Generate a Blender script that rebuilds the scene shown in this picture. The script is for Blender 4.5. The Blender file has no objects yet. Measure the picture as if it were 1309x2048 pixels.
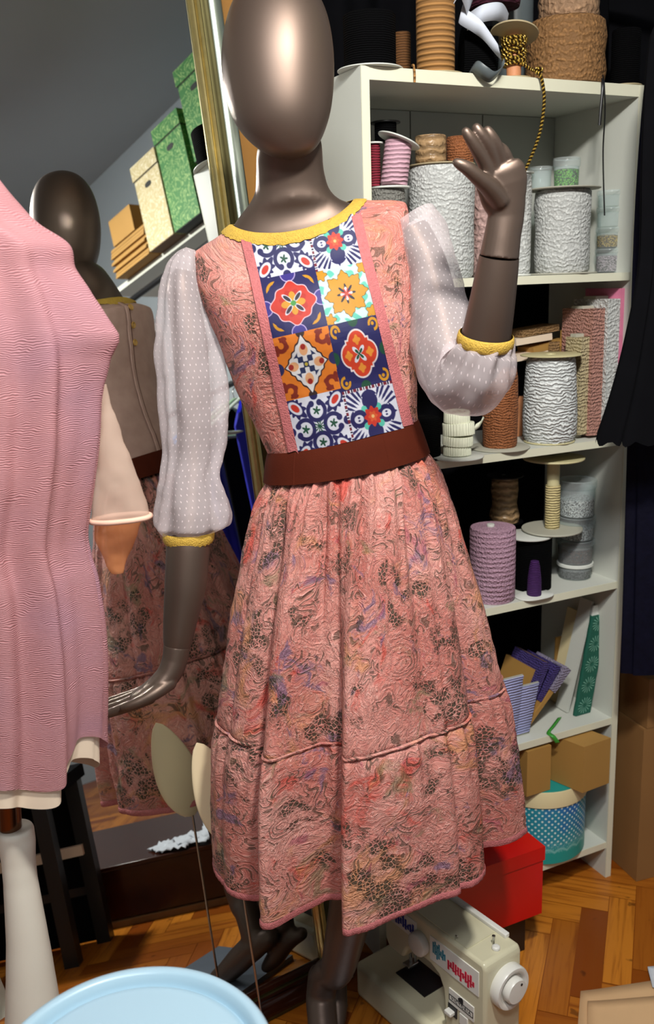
import bpy, bmesh, math, random
import numpy as np
from mathutils import Vector, Matrix, noise as mnoise
from mathutils.bvhtree import BVHTree

random.seed(4)
SC = bpy.context.scene
COL = SC.collection
PI = math.pi
A3 = lambda *v: np.array(v, float)

# ------------------------------------------------------------------ camera model
W_, H_ = 1309, 2048
F_ = 1900.0
PITCH, ROLL, CAMH = math.radians(13.87), math.radians(1.9), 1.52
cp, sp_, cr, sr = math.cos(PITCH), math.sin(PITCH), math.cos(ROLL), math.sin(ROLL)
O_ = A3(0, 0, CAMH)

def proj(p):
    x, y, z = p[0], p[1], p[2] - CAMH
    d = y*cp - z*sp_; v = y*sp_ + z*cp
    return A3(W_/2 + F_*(x*cr - v*sr)/d, H_/2 - F_*(x*sr + v*cr)/d)

def depth(p):
    return p[1]*cp - (p[2]-CAMH)*sp_

def ray(px, py):
    X = (px - W_/2)/F_; Y = (H_/2 - py)/F_
    u = X*cr + Y*sr; v = -X*sr + Y*cr
    return A3(u, cp + v*sp_, -sp_ + v*cp)

def atY(px, py, Y):
    r = ray(px, py); return O_ + r*(Y/r[1])

def atZ(px, py, z):
    r = ray(px, py); return O_ + r*((z - CAMH)/r[2])

def onplane(px, py, pt, n):
    r = ray(px, py); return O_ + r*(((pt - O_) @ n)/(r @ n))

def nrm(v):
    v = np.asarray(v, float); return v/max(1e-12, np.linalg.norm(v))

# room axes: E along the back wall, G into the back wall
TH = math.radians(25.3)
EV, GV, ZV = A3(math.cos(TH), math.sin(TH), 0), A3(-math.sin(TH), math.cos(TH), 0), A3(0, 0, 1)
SH0 = A3(0.0873, 1.858, 0)                      # bookcase front left foot
def room(e, g, z):                              # room coordinates -> world
    return EV*e + GV*g + ZV*z
E0, G0 = SH0 @ EV, SH0 @ GV
def shelf(e, g, z):
    return SH0 + EV*e + GV*g + ZV*z
def shelf_at(px, g, z):                         # point on a shelf board below image column px
    lo, hi = -.6, 1.6
    for _ in range(50):
        m = (lo+hi)/2
        if proj(shelf(m, g, z))[0] < px: lo = m
        else: hi = m
    return shelf(lo, g, z)
def height_to(base, py):                        # height over base that reaches image row py
    lo, hi = 0, 1.2
    for _ in range(50):
        m = (lo+hi)/2
        if proj(base + ZV*m)[1] > py: lo = m
        else: hi = m
    return lo
def size_px(base, px):                          # metres that px image pixels cover at a point
    return px*depth(base)/F_

# mirror plane
MYAW, MLEAN = math.radians(33.93), math.radians(10.0)
MB_ = A3(math.cos(MYAW), math.sin(MYAW), 0)
MNH = A3(math.sin(MYAW), -math.cos(MYAW), 0)
MU = math.cos(MLEAN)*ZV - math.sin(MLEAN)*MNH
MN = math.cos(MLEAN)*MNH + math.sin(MLEAN)*ZV
MC = A3(-.0484, 1.8034, .0585)
def seen_in_mirror(px, py, dist):               # where a thing stands whose image shows at px, py
    r = ray(px, py); t = ((MC - O_) @ MN - dist)/(r @ MN)
    p = O_ + r*t
    return p - 2*((p - MC) @ MN)*MN
def seen_in_mirror_z(px, py, z):
    r = ray(px, py)
    o2 = O_ - 2*((O_ - MC) @ MN)*MN; r2 = r - 2*(r @ MN)*MN
    return o2 + r2*((z - o2[2])/r2[2])

# ------------------------------------------------------------------ materials
def lin(c):
    return tuple((x/12.92 if x <= .04045 else ((x+.055)/1.055)**2.4) for x in c)
def rgb(r, g, b):
    return lin((r/255, g/255, b/255)) + (1,)

class NT:
    def __init__(s, name):
        s.m = bpy.data.materials.new(name); s.m.use_nodes = True
        s.t = s.m.node_tree; s.n = s.t.nodes; s.n.clear()
        s.out = s.n.new('ShaderNodeOutputMaterial')
    def node(s, typ, ins=None, **kw):
        n = s.n.new(typ)
        for k, v in kw.items(): setattr(n, k, v)
        for k, v in (ins or {}).items():
            s.set(n.inputs[k], v)
        return n
    def set(s, sock, v):
        if isinstance(v, bpy.types.NodeSocket): s.t.links.new(v, sock)
        elif isinstance(v, bpy.types.Node): s.t.links.new(v.outputs[0], sock)
        else: sock.default_value = v
    def math(s, op, a, b=0.0, c=None):
        n = s.node('ShaderNodeMath', operation=op); s.set(n.inputs[0], a); s.set(n.inputs[1], b)
        if c is not None: s.set(n.inputs[2], c)
        return n.outputs[0]
    def mix(s, f, a, b):
        n = s.node('ShaderNodeMix', data_type='RGBA'); s.set(n.inputs[0], f); s.set(n.inputs[6], a); s.set(n.inputs[7], b)
        return n.outputs[2]
    def ramp(s, f, lo, hi):
        n = s.node('ShaderNodeMapRange', interpolation_type='SMOOTHSTEP'); s.set(n.inputs[0], f)
        n.inputs[1].default_value = lo; n.inputs[2].default_value = hi
        return n.outputs[0]
    def noise(s, vec, scale, detail=2, rough=.5, dist=0.0):
        n = s.node('ShaderNodeTexNoise'); 
        if vec is not None: s.set(n.inputs['Vector'], vec)
        n.inputs['Scale'].default_value = scale; n.inputs['Detail'].default_value = detail
        n.inputs['Roughness'].default_value = rough; n.inputs['Distortion'].default_value = dist
        return n
    def bump(s, h, strength=.5, dist=.002, nrm=None):
        n = s.node('ShaderNodeBump'); s.set(n.inputs['Height'], h)
        n.inputs['Strength'].default_value = strength; n.inputs['Distance'].default_value = dist
        if nrm is not None: s.set(n.inputs['Normal'], nrm)
        return n.outputs[0]
    def bsdf(s, **kw):
        n = s.node('ShaderNodeBsdfPrincipled')
        for k, v in kw.items(): s.set(n.inputs[k.replace('_', ' ')], v)
        return n
    def done(s, sh):
        s.t.links.new(sh.outputs[0] if isinstance(sh, bpy.types.Node) else sh, s.out.inputs[0]); return s.m

def plain(name, col, rough=.5, metal=0.0, var=.06, vscale=30, bump=0.0, bscale=200, **kw):
    t = NT(name)
    co = t.node('ShaderNodeTexCoord').outputs['Object']
    nz = t.noise(co, vscale, 3)
    dark = tuple(c*(1-2*var) for c in col[:3]) + (1,); lite = tuple(min(1, c*(1+var)) for c in col[:3]) + (1,)
    c = t.mix(nz.outputs[0], dark, lite)
    b = t.bsdf(Base_Color=c, Roughness=rough, Metallic=metal, **kw)
    if bump:
        t.set(b.inputs['Normal'], t.bump(t.noise(co, bscale, 3).outputs[0], bump, .002))
    return t.done(b)

def thread(name, col, turns=250, wob=1.0, strength=.8, rough=.75, knit=0, spec=.4):
    """wound thread / lace: fine bands round the reel with a crochet-like relief"""
    t = NT(name)
    co = t.node('ShaderNodeTexCoord').outputs['Object']
    sx = t.node('ShaderNodeSeparateXYZ', {0: co})
    nz = t.noise(co, 45, 3).outputs[0]
    zz = t.math('ADD', t.math('MULTIPLY', sx.outputs[2], turns*2*PI), t.math('MULTIPLY', nz, 7*wob))
    w = t.math('SINE', zz)
    h = w
    if knit:
        v = t.node('ShaderNodeTexVoronoi', {'Vector': co, 'Scale': knit}, feature='F1')
        h = t.math('ADD', t.math('MULTIPLY', w, .5), t.math('MULTIPLY', v.outputs[0], -1.6))
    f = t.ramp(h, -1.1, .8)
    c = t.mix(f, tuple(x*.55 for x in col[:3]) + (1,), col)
    b = t.bsdf(Base_Color=c, Roughness=rough, Normal=t.bump(h, strength, .002), Specular_IOR_Level=spec)
    return t.done(b)

M = {}
M['mannequin'] = plain('mannequin_satin', rgb(104, 88, 78), .46, .72, .03, 8)
M['white_board'] = plain('white_laminate', rgb(206, 208, 198), .45, 0, .02, 6)
M['edge_band'] = plain('cream_edge_band', rgb(222, 220, 196), .45, 0, .03, 10)
M['back_board'] = plain('grey_back_board', rgb(170, 172, 164), .55, 0, .04, 5)
M['black_cloth'] = plain('black_cloth', (.0025, .0025, .0035, 1), .9, 0, .2, 20, Specular_IOR_Level=.08)
M['navy_cloth'] = plain('navy_cloth', (.003, .003, .012, 1), .7, 0, .3, 60, .4, 90, Specular_IOR_Level=.12)
M['black'] = plain('black_plastic', (.008, .008, .009, 1), .35, 0, .1, 20)
M['black_thread'] = thread('black_thread', (.003, .003, .0035, 1), 260, rough=.95, spec=.06)
M['paper'] = plain('grey_card', rgb(178, 176, 160), .7, 0, .05, 20)
M['white_disc'] = plain('white_disc', rgb(218, 220, 212), .45, 0, .03, 20)
M['tan_disc'] = plain('tan_disc', rgb(176, 160, 124), .6, 0, .06, 20)
M['cream_disc'] = plain('cream_disc', rgb(205, 196, 150), .5, 0, .05, 20)
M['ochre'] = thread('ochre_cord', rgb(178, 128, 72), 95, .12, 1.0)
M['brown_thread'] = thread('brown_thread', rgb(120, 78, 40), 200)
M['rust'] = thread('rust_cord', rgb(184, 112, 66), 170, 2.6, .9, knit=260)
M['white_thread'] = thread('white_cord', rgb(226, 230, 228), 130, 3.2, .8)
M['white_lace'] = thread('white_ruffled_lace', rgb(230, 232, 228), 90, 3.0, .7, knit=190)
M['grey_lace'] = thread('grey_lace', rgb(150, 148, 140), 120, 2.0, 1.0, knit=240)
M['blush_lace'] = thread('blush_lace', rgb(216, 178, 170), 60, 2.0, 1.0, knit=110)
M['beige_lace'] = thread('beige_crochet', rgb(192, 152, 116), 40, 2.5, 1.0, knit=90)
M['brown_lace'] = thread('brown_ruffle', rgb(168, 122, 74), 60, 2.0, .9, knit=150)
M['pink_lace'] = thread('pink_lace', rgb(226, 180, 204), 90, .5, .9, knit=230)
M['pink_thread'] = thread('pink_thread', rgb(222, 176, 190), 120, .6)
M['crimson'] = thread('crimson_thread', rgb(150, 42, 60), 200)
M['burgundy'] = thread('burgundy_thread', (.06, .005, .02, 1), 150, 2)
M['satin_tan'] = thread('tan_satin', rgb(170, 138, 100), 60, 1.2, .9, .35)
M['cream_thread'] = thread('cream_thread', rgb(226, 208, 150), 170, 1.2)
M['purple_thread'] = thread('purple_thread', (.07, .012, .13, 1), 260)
M['kraft'] = plain('kraft_board', rgb(168, 126, 62), .7, 0, .06, 9)
M['kraft_dark'] = plain('brown_carton', rgb(140, 100, 54), .75, 0, .07, 6)
M['kraft_light'] = plain('peach_paper', rgb(216, 176, 130), .75, 0, .05, 12)
M['kraft_edge'] = plain('card_edge', rgb(120, 84, 44), .8)
M['red'] = plain('red_carton', rgb(206, 12, 10), .35, 0, .03, 8)
M['teal'] = plain('teal_card', rgb(26, 148, 140), .45, 0, .05, 10)
M['cream'] = plain('cream_band', rgb(220, 204, 158), .6, 0, .03, 20)
M['machine'] = plain('ivory_enamel', rgb(208, 202, 172), .28, 0, .02, 14)
M['machine_white'] = plain('white_plastic', rgb(226, 224, 216), .3, 0, .02, 14)
M['steel'] = plain('brushed_steel', (.55, .55, .54, 1), .25, 1.0, .03)
M['navy'] = plain('navy_ink', rgb(48, 58, 150), .4)
M['turq'] = plain('teal_ink', rgb(40, 128, 150), .4)
M['crim_ink'] = plain('red_ink', rgb(206, 36, 66), .4)
M['ink'] = plain('black_ink', (.01, .01, .012, 1), .5)
M['gold'] = plain('gold_leaf', rgb(206, 186, 124), .3, .9, .12, 60)
M['gold_dull'] = plain('dull_gold', rgb(92, 86, 52), .4, .75, .15, 20)
M['highlight_gold'] = plain('painted_gold_highlight', rgb(196, 206, 190), .28, .85, .08, 20)  # pale tone paints the highlight along the frame's outer moulding
M['dark_wood'] = plain('dark_wood', rgb(58, 24, 10), .18, 0, .2, 14)
M['wood_panel'] = plain('ochre_wood', rgb(168, 116, 44), .55, 0, .1, 7)
M['yellow'] = plain('yellow_trim', rgb(204, 166, 66), .8, 0, .15, 160, 1.0, 420)
M['trim_pink'] = plain('pink_trim', rgb(190, 108, 108), .8, 0, .15, 180, 1.0, 380)
M['velvet'] = plain('rust_velvet', rgb(76, 26, 9), .85, 0, .12, 25, .2, 600, Specular_IOR_Level=.15)
M['blue_plastic'] = plain('pale_blue_plastic', rgb(158, 188, 204), .35, 0, .01, 5)
M['white_plastic'] = plain('milky_plastic', rgb(220, 214, 200), .4, 0, .04, 5)
M['copper'] = plain('bronze_tube', rgb(120, 84, 62), .22, .95, .05)
M['tan_form'] = plain('tan_form', rgb(230, 212, 174), .4, 0, .03, 6)
M['grey_wall'] = plain('grey_paint', rgb(152, 160, 166), .8, 0, .03, 3)
M['lavender'] = thread('lavender_trim', rgb(176, 180, 226), 150, .5)
M['violet'] = thread('violet_trim', rgb(82, 66, 142), 200, 1.5, 1.0, knit=300)
M['lilac'] = thread('lilac_lace', rgb(168, 158, 184), 160, 1, 1.0, knit=260)
M['green_lace'] = None
M['green_ribbon'] = plain('green_ribbon', rgb(58, 150, 50), .4)
M['grey_ribbon'] = plain('grey_ribbon', rgb(92, 100, 102), .4)
M['white_tape'] = plain('white_tape', rgb(214, 220, 232), .6)
M['gold_cord'] = None
M['orange_core'] = plain('peach_core', rgb(208, 140, 96), .6)
M['pink_cloth'] = plain('pink_cloth', rgb(224, 128, 160), .8, 0, .1, 40, .5, 60)
M['ivory_ribbon'] = plain('ivory_ribbon', rgb(228, 230, 206), .6, 0, .05, 60)
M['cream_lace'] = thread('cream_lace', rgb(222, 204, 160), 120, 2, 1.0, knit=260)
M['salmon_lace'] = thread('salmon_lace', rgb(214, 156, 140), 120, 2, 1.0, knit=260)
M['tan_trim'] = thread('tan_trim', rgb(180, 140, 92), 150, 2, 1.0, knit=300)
M['garment_blue'] = plain('blue_garment', rgb(30, 34, 190), .7, 0, .3, 10)
M['garment_teal'] = plain('teal_garment', rgb(24, 110, 112), .7, 0, .3, 10)
M['hanger_blue'] = plain('blue_hanger', rgb(36, 126, 196), .35)
M['hanger_green'] = plain('green_hanger', rgb(150, 180, 150), .35)
M['hanger_white'] = plain('white_hanger', rgb(196, 208, 200), .35)
M['ivory'] = plain('ivory_lining', rgb(226, 206, 182), .8, 0, .04, 20)
M['hem_peach'] = plain('peach_hem', rgb(230, 186, 164), .7)
M['button_gold'] = plain('button_gold', rgb(206, 160, 84), .35, .3)
M['paper_white'] = plain('white_paper', rgb(206, 212, 220), .8, 0, .1, 30)

def glassy(name, tint, alpha):
    t = NT(name)
    tr = t.node('ShaderNodeBsdfTransparent', {0: tint})
    b = t.bsdf(Base_Color=tint, Roughness=.12)
    mx = t.node('ShaderNodeMixShader', {0: alpha, 1: tr, 2: b})
    return t.done(mx)
M['clear'] = glassy('clear_plastic', (.90, .94, .94, 1), .15)

def beads(name, cols, scale):
    t = NT(name)
    co = t.node('ShaderNodeTexCoord').outputs['Object']
    v = t.node('ShaderNodeTexVoronoi', {'Vector': co, 'Scale': scale}, feature='F1')
    d = v.outputs['Distance']
    hue = t.node('ShaderNodeSeparateColor', {0: v.outputs['Color']}).outputs[0]
    c = t.mix(hue, cols[0], cols[1])
    c = t.mix(t.ramp(d, .35, .75), c, tuple(x*.2 for x in cols[0][:3])+(1,))
    h = t.math('MULTIPLY', d, -1.0)
    return t.done(t.bsdf(Base_Color=c, Roughness=.2, Normal=t.bump(h, 1.0, .004)))
M['beads_green'] = beads('green_beads', (rgb(40, 140, 20), rgb(120, 200, 60)), 260)
M['beads_gold'] = beads('gold_beads', (rgb(150, 120, 40), rgb(210, 180, 90)), 320)
M['beads_pink'] = beads('grey_pink_beads', (rgb(150, 140, 140), rgb(200, 180, 190)), 320)
M['beads_white'] = beads('white_beads', (rgb(200, 204, 204), rgb(240, 240, 236)), 300)
M['beads_black'] = beads('black_beads', ((.004, .004, .004, 1), rgb(120, 120, 120)), 320)
M['beads_brown'] = beads('brown_beads', ((.012, .005, .003, 1), rgb(90, 50, 30)), 320)
M['beads_dark'] = beads('dark_mixed_beads', (rgb(20, 20, 60), rgb(190, 90, 130)), 240)

def green_lace():
    t = NT('green_shell_lace')
    uv = t.node('ShaderNodeTexCoord').outputs['UV']
    sx = t.node('ShaderNodeSeparateXYZ', {0: uv})
    # shells: stacked fans, about 4 cm each
    yy = t.math('FRACT', t.math('MULTIPLY', sx.outputs[1], 19.0))
    xx = t.math('SUBTRACT', t.math('MULTIPLY', sx.outputs[0], 19.0), .5)
    y0 = t.math('SUBTRACT', yy, .45)
    ang = t.math('ARCTAN2', y0, xx)
    r = t.math('SQRT', t.math('ADD', t.math('MULTIPLY', xx, xx), t.math('MULTIPLY', y0, y0)))
    spoke = t.math('SINE', t.math('MULTIPLY', ang, 15.0))
    k = t.math('MULTIPLY', t.ramp(spoke, .2, .9), t.math('MULTIPLY', t.ramp(r, .08, .14), t.math('SUBTRACT', 1.0, t.ramp(r, .34, .42))))
    nz = t.noise(uv, 400, 2).outputs[0]
    c = t.mix(nz, rgb(6, 62, 48), rgb(20, 104, 84))
    c = t.mix(k, c, rgb(120, 176, 154))
    return t.done(t.bsdf(Base_Color=c, Roughness=.7, Normal=t.bump(t.math('ADD', k, nz), .7, .002)))
M['green_lace'] = green_lace()

def gold_cord():
    t = NT('gold_twist')
    uv = t.node('ShaderNodeTexCoord').outputs['UV']
    sx = t.node('ShaderNodeSeparateXYZ', {0: uv})
    w = t.math('SINE', t.math('MULTIPLY', t.math('ADD', t.math('MULTIPLY', sx.outputs[1], 130.0), sx.outputs[0]), 2*PI))
    c = t.mix(t.ramp(w, -.4, .5), rgb(60, 40, 8), rgb(222, 184, 84))
    return t.done(t.bsdf(Base_Color=c, Roughness=.3, Metallic=.6, Normal=t.bump(w, .8, .003)))
M['gold_cord'] = gold_cord()

def lace_fabric(name, back=False):
    t = NT(name)
    uv0 = t.node('ShaderNodeTexCoord').outputs['UV']
    dn = t.noise(uv0, 14, 2)
    off = t.node('ShaderNodeVectorMath', {0: dn.outputs['Color'], 1: (.5, .5, .5)}, operation='SUBTRACT')
    off2 = t.node('ShaderNodeVectorMath', {0: off.outputs[0]}, operation='SCALE'); off2.inputs['Scale'].default_value = .07
    uv = t.node('ShaderNodeVectorMath', {0: uv0, 1: off2.outputs[0]}, operation='ADD').outputs[0]
    # paisley rings and flowing cord lines
    v = t.node('ShaderNodeTexVoronoi', {'Vector': uv, 'Scale': 11.0}, feature='F1')
    rings = t.math('SINE', t.math('MULTIPLY', v.outputs['Distance'], 70.0))
    near = t.math('SUBTRACT', 1.0, t.ramp(v.outputs['Distance'], .32, .5))
    fl = t.noise(uv, 17.0, 2, .5, .6).outputs[0]
    flow = t.math('SINE', t.math('MULTIPLY', fl, 2*PI*10))
    h1 = t.math('ADD', t.math('MULTIPLY', rings, near), t.math('MULTIPLY', flow, t.math('SUBTRACT', 1.0, near)))
    n3 = t.noise(uv, 105, 2, .5, .9)
    squig = t.math('SUBTRACT', 1.0, t.ramp(t.math('ABSOLUTE', t.math('SUBTRACT', n3.outputs[0], .5)), .0, .06))
    fine = t.noise(uv, 200, 3, .6).outputs[0]
    # openwork zones
    z1 = t.noise(uv, 8, 3, .6).outputs[0]
    z2 = t.noise(uv0, 26, 2, .5).outputs[0]
    zone = t.math('MULTIPLY', t.ramp(z1, .53, .58), t.ramp(z2, .42, .52))
    slit = t.math('MULTIPLY', t.ramp(h1, .45, .8), t.ramp(t.noise(uv, 22, 2).outputs[0], .50, .58))
    nv = t.node('ShaderNodeTexVoronoi', {'Vector': uv0, 'Scale': 145.0}, feature='DISTANCE_TO_EDGE')
    net = t.math('SUBTRACT', 1.0, t.ramp(nv.outputs['Distance'], .05, .12))
    # printed flowers
    pink = t.mix(t.ramp(t.noise(uv0, 5.0, 2).outputs[0], .35, .65), rgb(194, 118, 106), rgb(216, 152, 140))
    pink = t.mix(t.math('MULTIPLY', t.ramp(h1, -.3, -1.0), .30), pink, rgb(160, 80, 76))
    pink = t.mix(t.math('MULTIPLY', t.ramp(squig, .5, 1.0), .35), pink, rgb(236, 196, 184))
    def blot(seed, scale, lo, hi, col, c, k):
        mp = t.node('ShaderNodeVectorMath', {0: uv, 1: (seed, seed*1.7, 0)}, operation='ADD').outputs[0]
        f = t.ramp(t.noise(mp, scale, 4, .7, .8).outputs[0], lo, hi)
        return t.mix(t.math('MULTIPLY', f, k), c, col)
    c = blot(3.1, 8, .56, .66, rgb(200, 70, 56), pink, .75)
    c = blot(7.7, 6, .55, .68, rgb(206, 142, 92), c, .7)
    c = blot(12.3, 9, .57, .64, rgb(92, 88, 124), c, .65)
    c = blot(17.9, 10, .58, .68, rgb(122, 122, 88), c, .6)
    c = blot(22.5, 13, .60, .70, rgb(160, 70, 96), c, .6)
    hole = t.math('MAXIMUM', t.math('MULTIPLY', zone, t.math('SUBTRACT', 1.0, net)), t.math('MULTIPLY', slit, .75))
    c = t.mix(t.math('MULTIPLY', hole, .92), c, rgb(62, 58, 44))
    h = t.math('ADD', t.math('MULTIPLY', h1, .26), t.math('ADD', t.math('MULTIPLY', squig, .6), t.math('MULTIPLY', fine, 1.5)))
    h = t.math('ADD', h, t.math('MULTIPLY', hole, -1.0))
    b = t.bsdf(Base_Color=c, Roughness=.62, Normal=t.bump(h, .75, .0022), Specular_IOR_Level=.4)
    return t.done(b)
M['lace'] = lace_fabric('floral_pink_lace')

def plain_back():
    t = NT('dusty_rose_cloth')
    uv = t.node('ShaderNodeTexCoord').outputs['UV']
    n = t.noise(uv, 30, 3).outputs[0]
    c = t.mix(n, rgb(176, 140, 130), rgb(206, 172, 160))
    return t.done(t.bsdf(Base_Color=c, Roughness=.7, Normal=t.bump(n, .2, .002)))
M['back_cloth'] = plain_back()

def sheer(name, col, alpha, dots=True, dscale=150.0):
    t = NT(name)
    uv = t.node('ShaderNodeTexCoord').outputs['UV']
    a = alpha
    if dots:
        sx = t.node('ShaderNodeSeparateXYZ', {0: uv})
        row = t.math('MULTIPLY', sx.outputs[1], dscale)
        ri = t.math('FLOOR', row)
        sh = t.math('MULTIPLY', t.math('MODULO', t.math('ABSOLUTE', ri), 2.0), .5)
        fx = t.math('SUBTRACT', t.math('FRACT', t.math('ADD', t.math('MULTIPLY', sx.outputs[0], dscale), sh)), .5)
        fy = t.math('SUBTRACT', t.math('FRACT', row), .5)
        r = t.math('SQRT', t.math('ADD', t.math('MULTIPLY', t.math('MULTIPLY', fx, fx), 2.2), t.math('MULTIPLY', t.math('MULTIPLY', fy, fy), .7)))
        d = t.math('SUBTRACT', 1.0, t.ramp(r, .10, .17))
        a = t.math('ADD', t.math('MULTIPLY', d, .4), alpha)
    tr = t.node('ShaderNodeBsdfTransparent')
    df = t.node('ShaderNodeBsdfDiffuse', {0: col})
    tl = t.node('ShaderNodeBsdfTranslucent', {0: col})
    m1 = t.node('ShaderNodeMixShader', {0: .3, 1: df, 2: tl})
    mx = t.node('ShaderNodeMixShader', {0: a, 1: tr, 2: m1})
    return t.done(mx)
M['sheer'] = sheer('dotted_sheer', rgb(232, 220, 222), .48, True, 100.0)
M['sheer_beige'] = sheer('sheer_beige', rgb(224, 198, 180), .55, False)
M['sheer_rust'] = sheer('sheer_peach', rgb(222, 150, 100), .6, False)

def tulle():
    t = NT('pink_tulle')
    uv = t.node('ShaderNodeTexCoord').outputs['UV']
    sx = t.node('ShaderNodeSeparateXYZ', {0: uv})
    n = t.noise(uv, 24, 3).outputs[0]
    w = t.math('SINE', t.math('ADD', t.math('MULTIPLY', sx.outputs[1], 2500.0), t.math('MULTIPLY', n, 50.0)))
    c = t.mix(t.ramp(w, -1, 1), rgb(186, 124, 128), rgb(210, 156, 160))
    c = t.mix(t.ramp(t.noise(uv, 5, 2).outputs[0], .4, .7), c, rgb(188, 140, 154))
    df = t.bsdf(Base_Color=c, Roughness=.75, Normal=t.bump(t.math('ADD', w, n), .45, .001))
    tl = t.node('ShaderNodeBsdfTranslucent', {0: c})
    mx = t.node('ShaderNodeMixShader', {0: .25, 1: df, 2: tl})
    tr = t.node('ShaderNodeBsdfTransparent')
    return t.done(t.node('ShaderNodeMixShader', {0: .93, 1: tr, 2: mx}))
M['tulle'] = tulle()

def polka():
    t = NT('teal_polka_lace')
    uv = t.node('ShaderNodeTexCoord').outputs['UV']
    sx = t.node('ShaderNodeSeparateXYZ', {0: uv})
    u_, v_ = sx.outputs[0], sx.outputs[1]
    a = t.math('ADD', u_, v_); b_ = t.math('SUBTRACT', u_, v_)
    fx = t.math('SUBTRACT', t.math('FRACT', t.math('MULTIPLY', a, 62.0)), .5)
    fy = t.math('SUBTRACT', t.math('FRACT', t.math('MULTIPLY', b_, 62.0)), .5)
    r = t.math('SQRT', t.math('ADD', t.math('MULTIPLY', fx, fx), t.math('MULTIPLY', fy, fy)))
    dot = t.math('SUBTRACT', 1.0, t.ramp(r, .2, .28))
    n = t.noise(uv, 9, 2).outputs[0]
    c = t.mix(t.ramp(n, .4, .62), rgb(34, 140, 160), rgb(32, 108, 176))
    c = t.mix(t.ramp(v_, .07, .03), c, rgb(26, 150, 142))
    c = t.mix(t.math('MULTIPLY', dot, t.ramp(v_, .045, .06)), c, rgb(206, 228, 224))
    # scalloped lace edge near the foot
    sc = t.math('ADD', .035, t.math('MULTIPLY', t.math('ABSOLUTE', t.math('SINE', t.math('MULTIPLY', u_, 90.0))), .008))
    edge = t.math('SUBTRACT', 1.0, t.ramp(t.math('ABSOLUTE', t.math('SUBTRACT', v_, sc)), .0, .006))
    ln = t.ramp(t.noise(uv, 260, 2).outputs[0], .5, .6)
    zone = t.math('MULTIPLY', t.ramp(v_, .03, .04), t.math('SUBTRACT', 1.0, t.ramp(v_, .055, .075)))
    c = t.mix(t.math('MAXIMUM', t.math('MULTIPLY', edge, .6), t.math('MULTIPLY', t.math('MULTIPLY', zone, ln), .5)), c, rgb(150, 206, 200))
    return t.done(t.bsdf(Base_Color=c, Roughness=.4))
M['polka'] = polka()

def leafy(name, a, b_, cc):
    t = NT(name)
    uv = t.node('ShaderNodeTexCoord').outputs['UV']
    n = t.noise(uv, 16, 2, .5, .5)
    s = t.math('SINE', t.math('MULTIPLY', n.outputs[0], 60.0))
    v = t.node('ShaderNodeTexWave', {'Vector': uv, 'Scale': 38.0, 'Distortion': 14.0, 'Detail': 1.0, 'Detail Scale': 1.2})
    f = t.math('MULTIPLY', t.ramp(s, -.1, .5), t.ramp(v.outputs['Fac'], .35, .7))
    c = t.mix(t.noise(uv, 7, 2).outputs[0], a, b_)
    c = t.mix(f, c, cc)
    return t.done(t.bsdf(Base_Color=c, Roughness=.6))
M['fern_box'] = leafy('green_fern_print', rgb(40, 104, 48), rgb(66, 124, 58), rgb(140, 172, 104))
M['cream_box'] = leafy('cream_bird_print', rgb(180, 164, 122), rgb(188, 174, 132), rgb(214, 206, 178))
M['black_card'] = plain('black_card', (.006, .008, .006, 1), .6)
M['brown_under'] = plain('brown_underside', rgb(110, 84, 58), .7, 0, .1, 20)

def floor_mat():
    t = NT('parquet')
    at = t.node('ShaderNodeAttribute', attribute_name='tone')
    uv = t.node('ShaderNodeTexCoord').outputs['UV']
    mp = t.node('ShaderNodeMapping', {'Vector': uv, 'Scale': (4, 70, 1)})
    g = t.noise(mp.outputs[0], 1.0, 4, .6, .4).outputs[0]
    tone = t.node('ShaderNodeSeparateColor', {0: at.outputs['Color']}).outputs[0]
    c = t.mix(tone, rgb(128, 60, 8), rgb(200, 124, 38))
    c = t.mix(t.ramp(g, .45, .75), c, rgb(130, 64, 12))
    kn = t.noise(uv, 22, 2).outputs[0]
    c = t.mix(t.math('MULTIPLY', t.ramp(kn, .68, .74), .6), c, rgb(60, 24, 6))
    return t.done(t.bsdf(Base_Color=c, Roughness=.3, Normal=t.bump(g, .15, .001)))
M['floor'] = floor_mat()

def mirror_mat():
    t = NT('silvered_glass')
    return t.done(t.node('ShaderNodeBsdfGlossy', {'Color': (.88, .9, .87, 1), 'Roughness': 0.0}))
M['mirror'] = mirror_mat()

def paint_mat():
    t = NT('printed_tile_cloth')
    at = t.node('ShaderNodeAttribute', attribute_name='paint')
    uv = t.node('ShaderNodeTexCoord').outputs['UV']
    n = t.noise(uv, 900, 2).outputs[0]
    return t.done(t.bsdf(Base_Color=at.outputs['Color'], Roughness=.65, Normal=t.bump(n, .15, .001)))
M['paint'] = paint_mat()

# ------------------------------------------------------------------ object helpers
LOC = {}
def empty(name, loc, label=None, cat=None, group=None, kind=None):
    o = bpy.data.objects.new(name, None); COL.objects.link(o)
    o.location = Vector(loc); o.empty_display_size = .05; LOC[o.name] = Vector(loc)
    tag(o, label, cat, group, kind); return o
def tag(o, label=None, cat=None, group=None, kind=None):
    if label: o['label'] = label
    if cat: o['category'] = cat
    if group: o['group'] = group
    if kind: o['kind'] = kind
    return o
def adopt(o, parent):
    o.parent = parent
    if parent.name in LOC: o.matrix_parent_inverse = Matrix.Translation(-LOC[parent.name])
def link(name, me, mat, parent=None, smooth=True):
    mats = mat if isinstance(mat, (list, tuple)) else [mat]
    for m in mats: me.materials.append(m)
    if smooth:
        for p in me.polygons: p.use_smooth = True
    o = bpy.data.objects.new(name, me); COL.objects.link(o)
    if parent is not None: adopt(o, parent)
    return o

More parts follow.
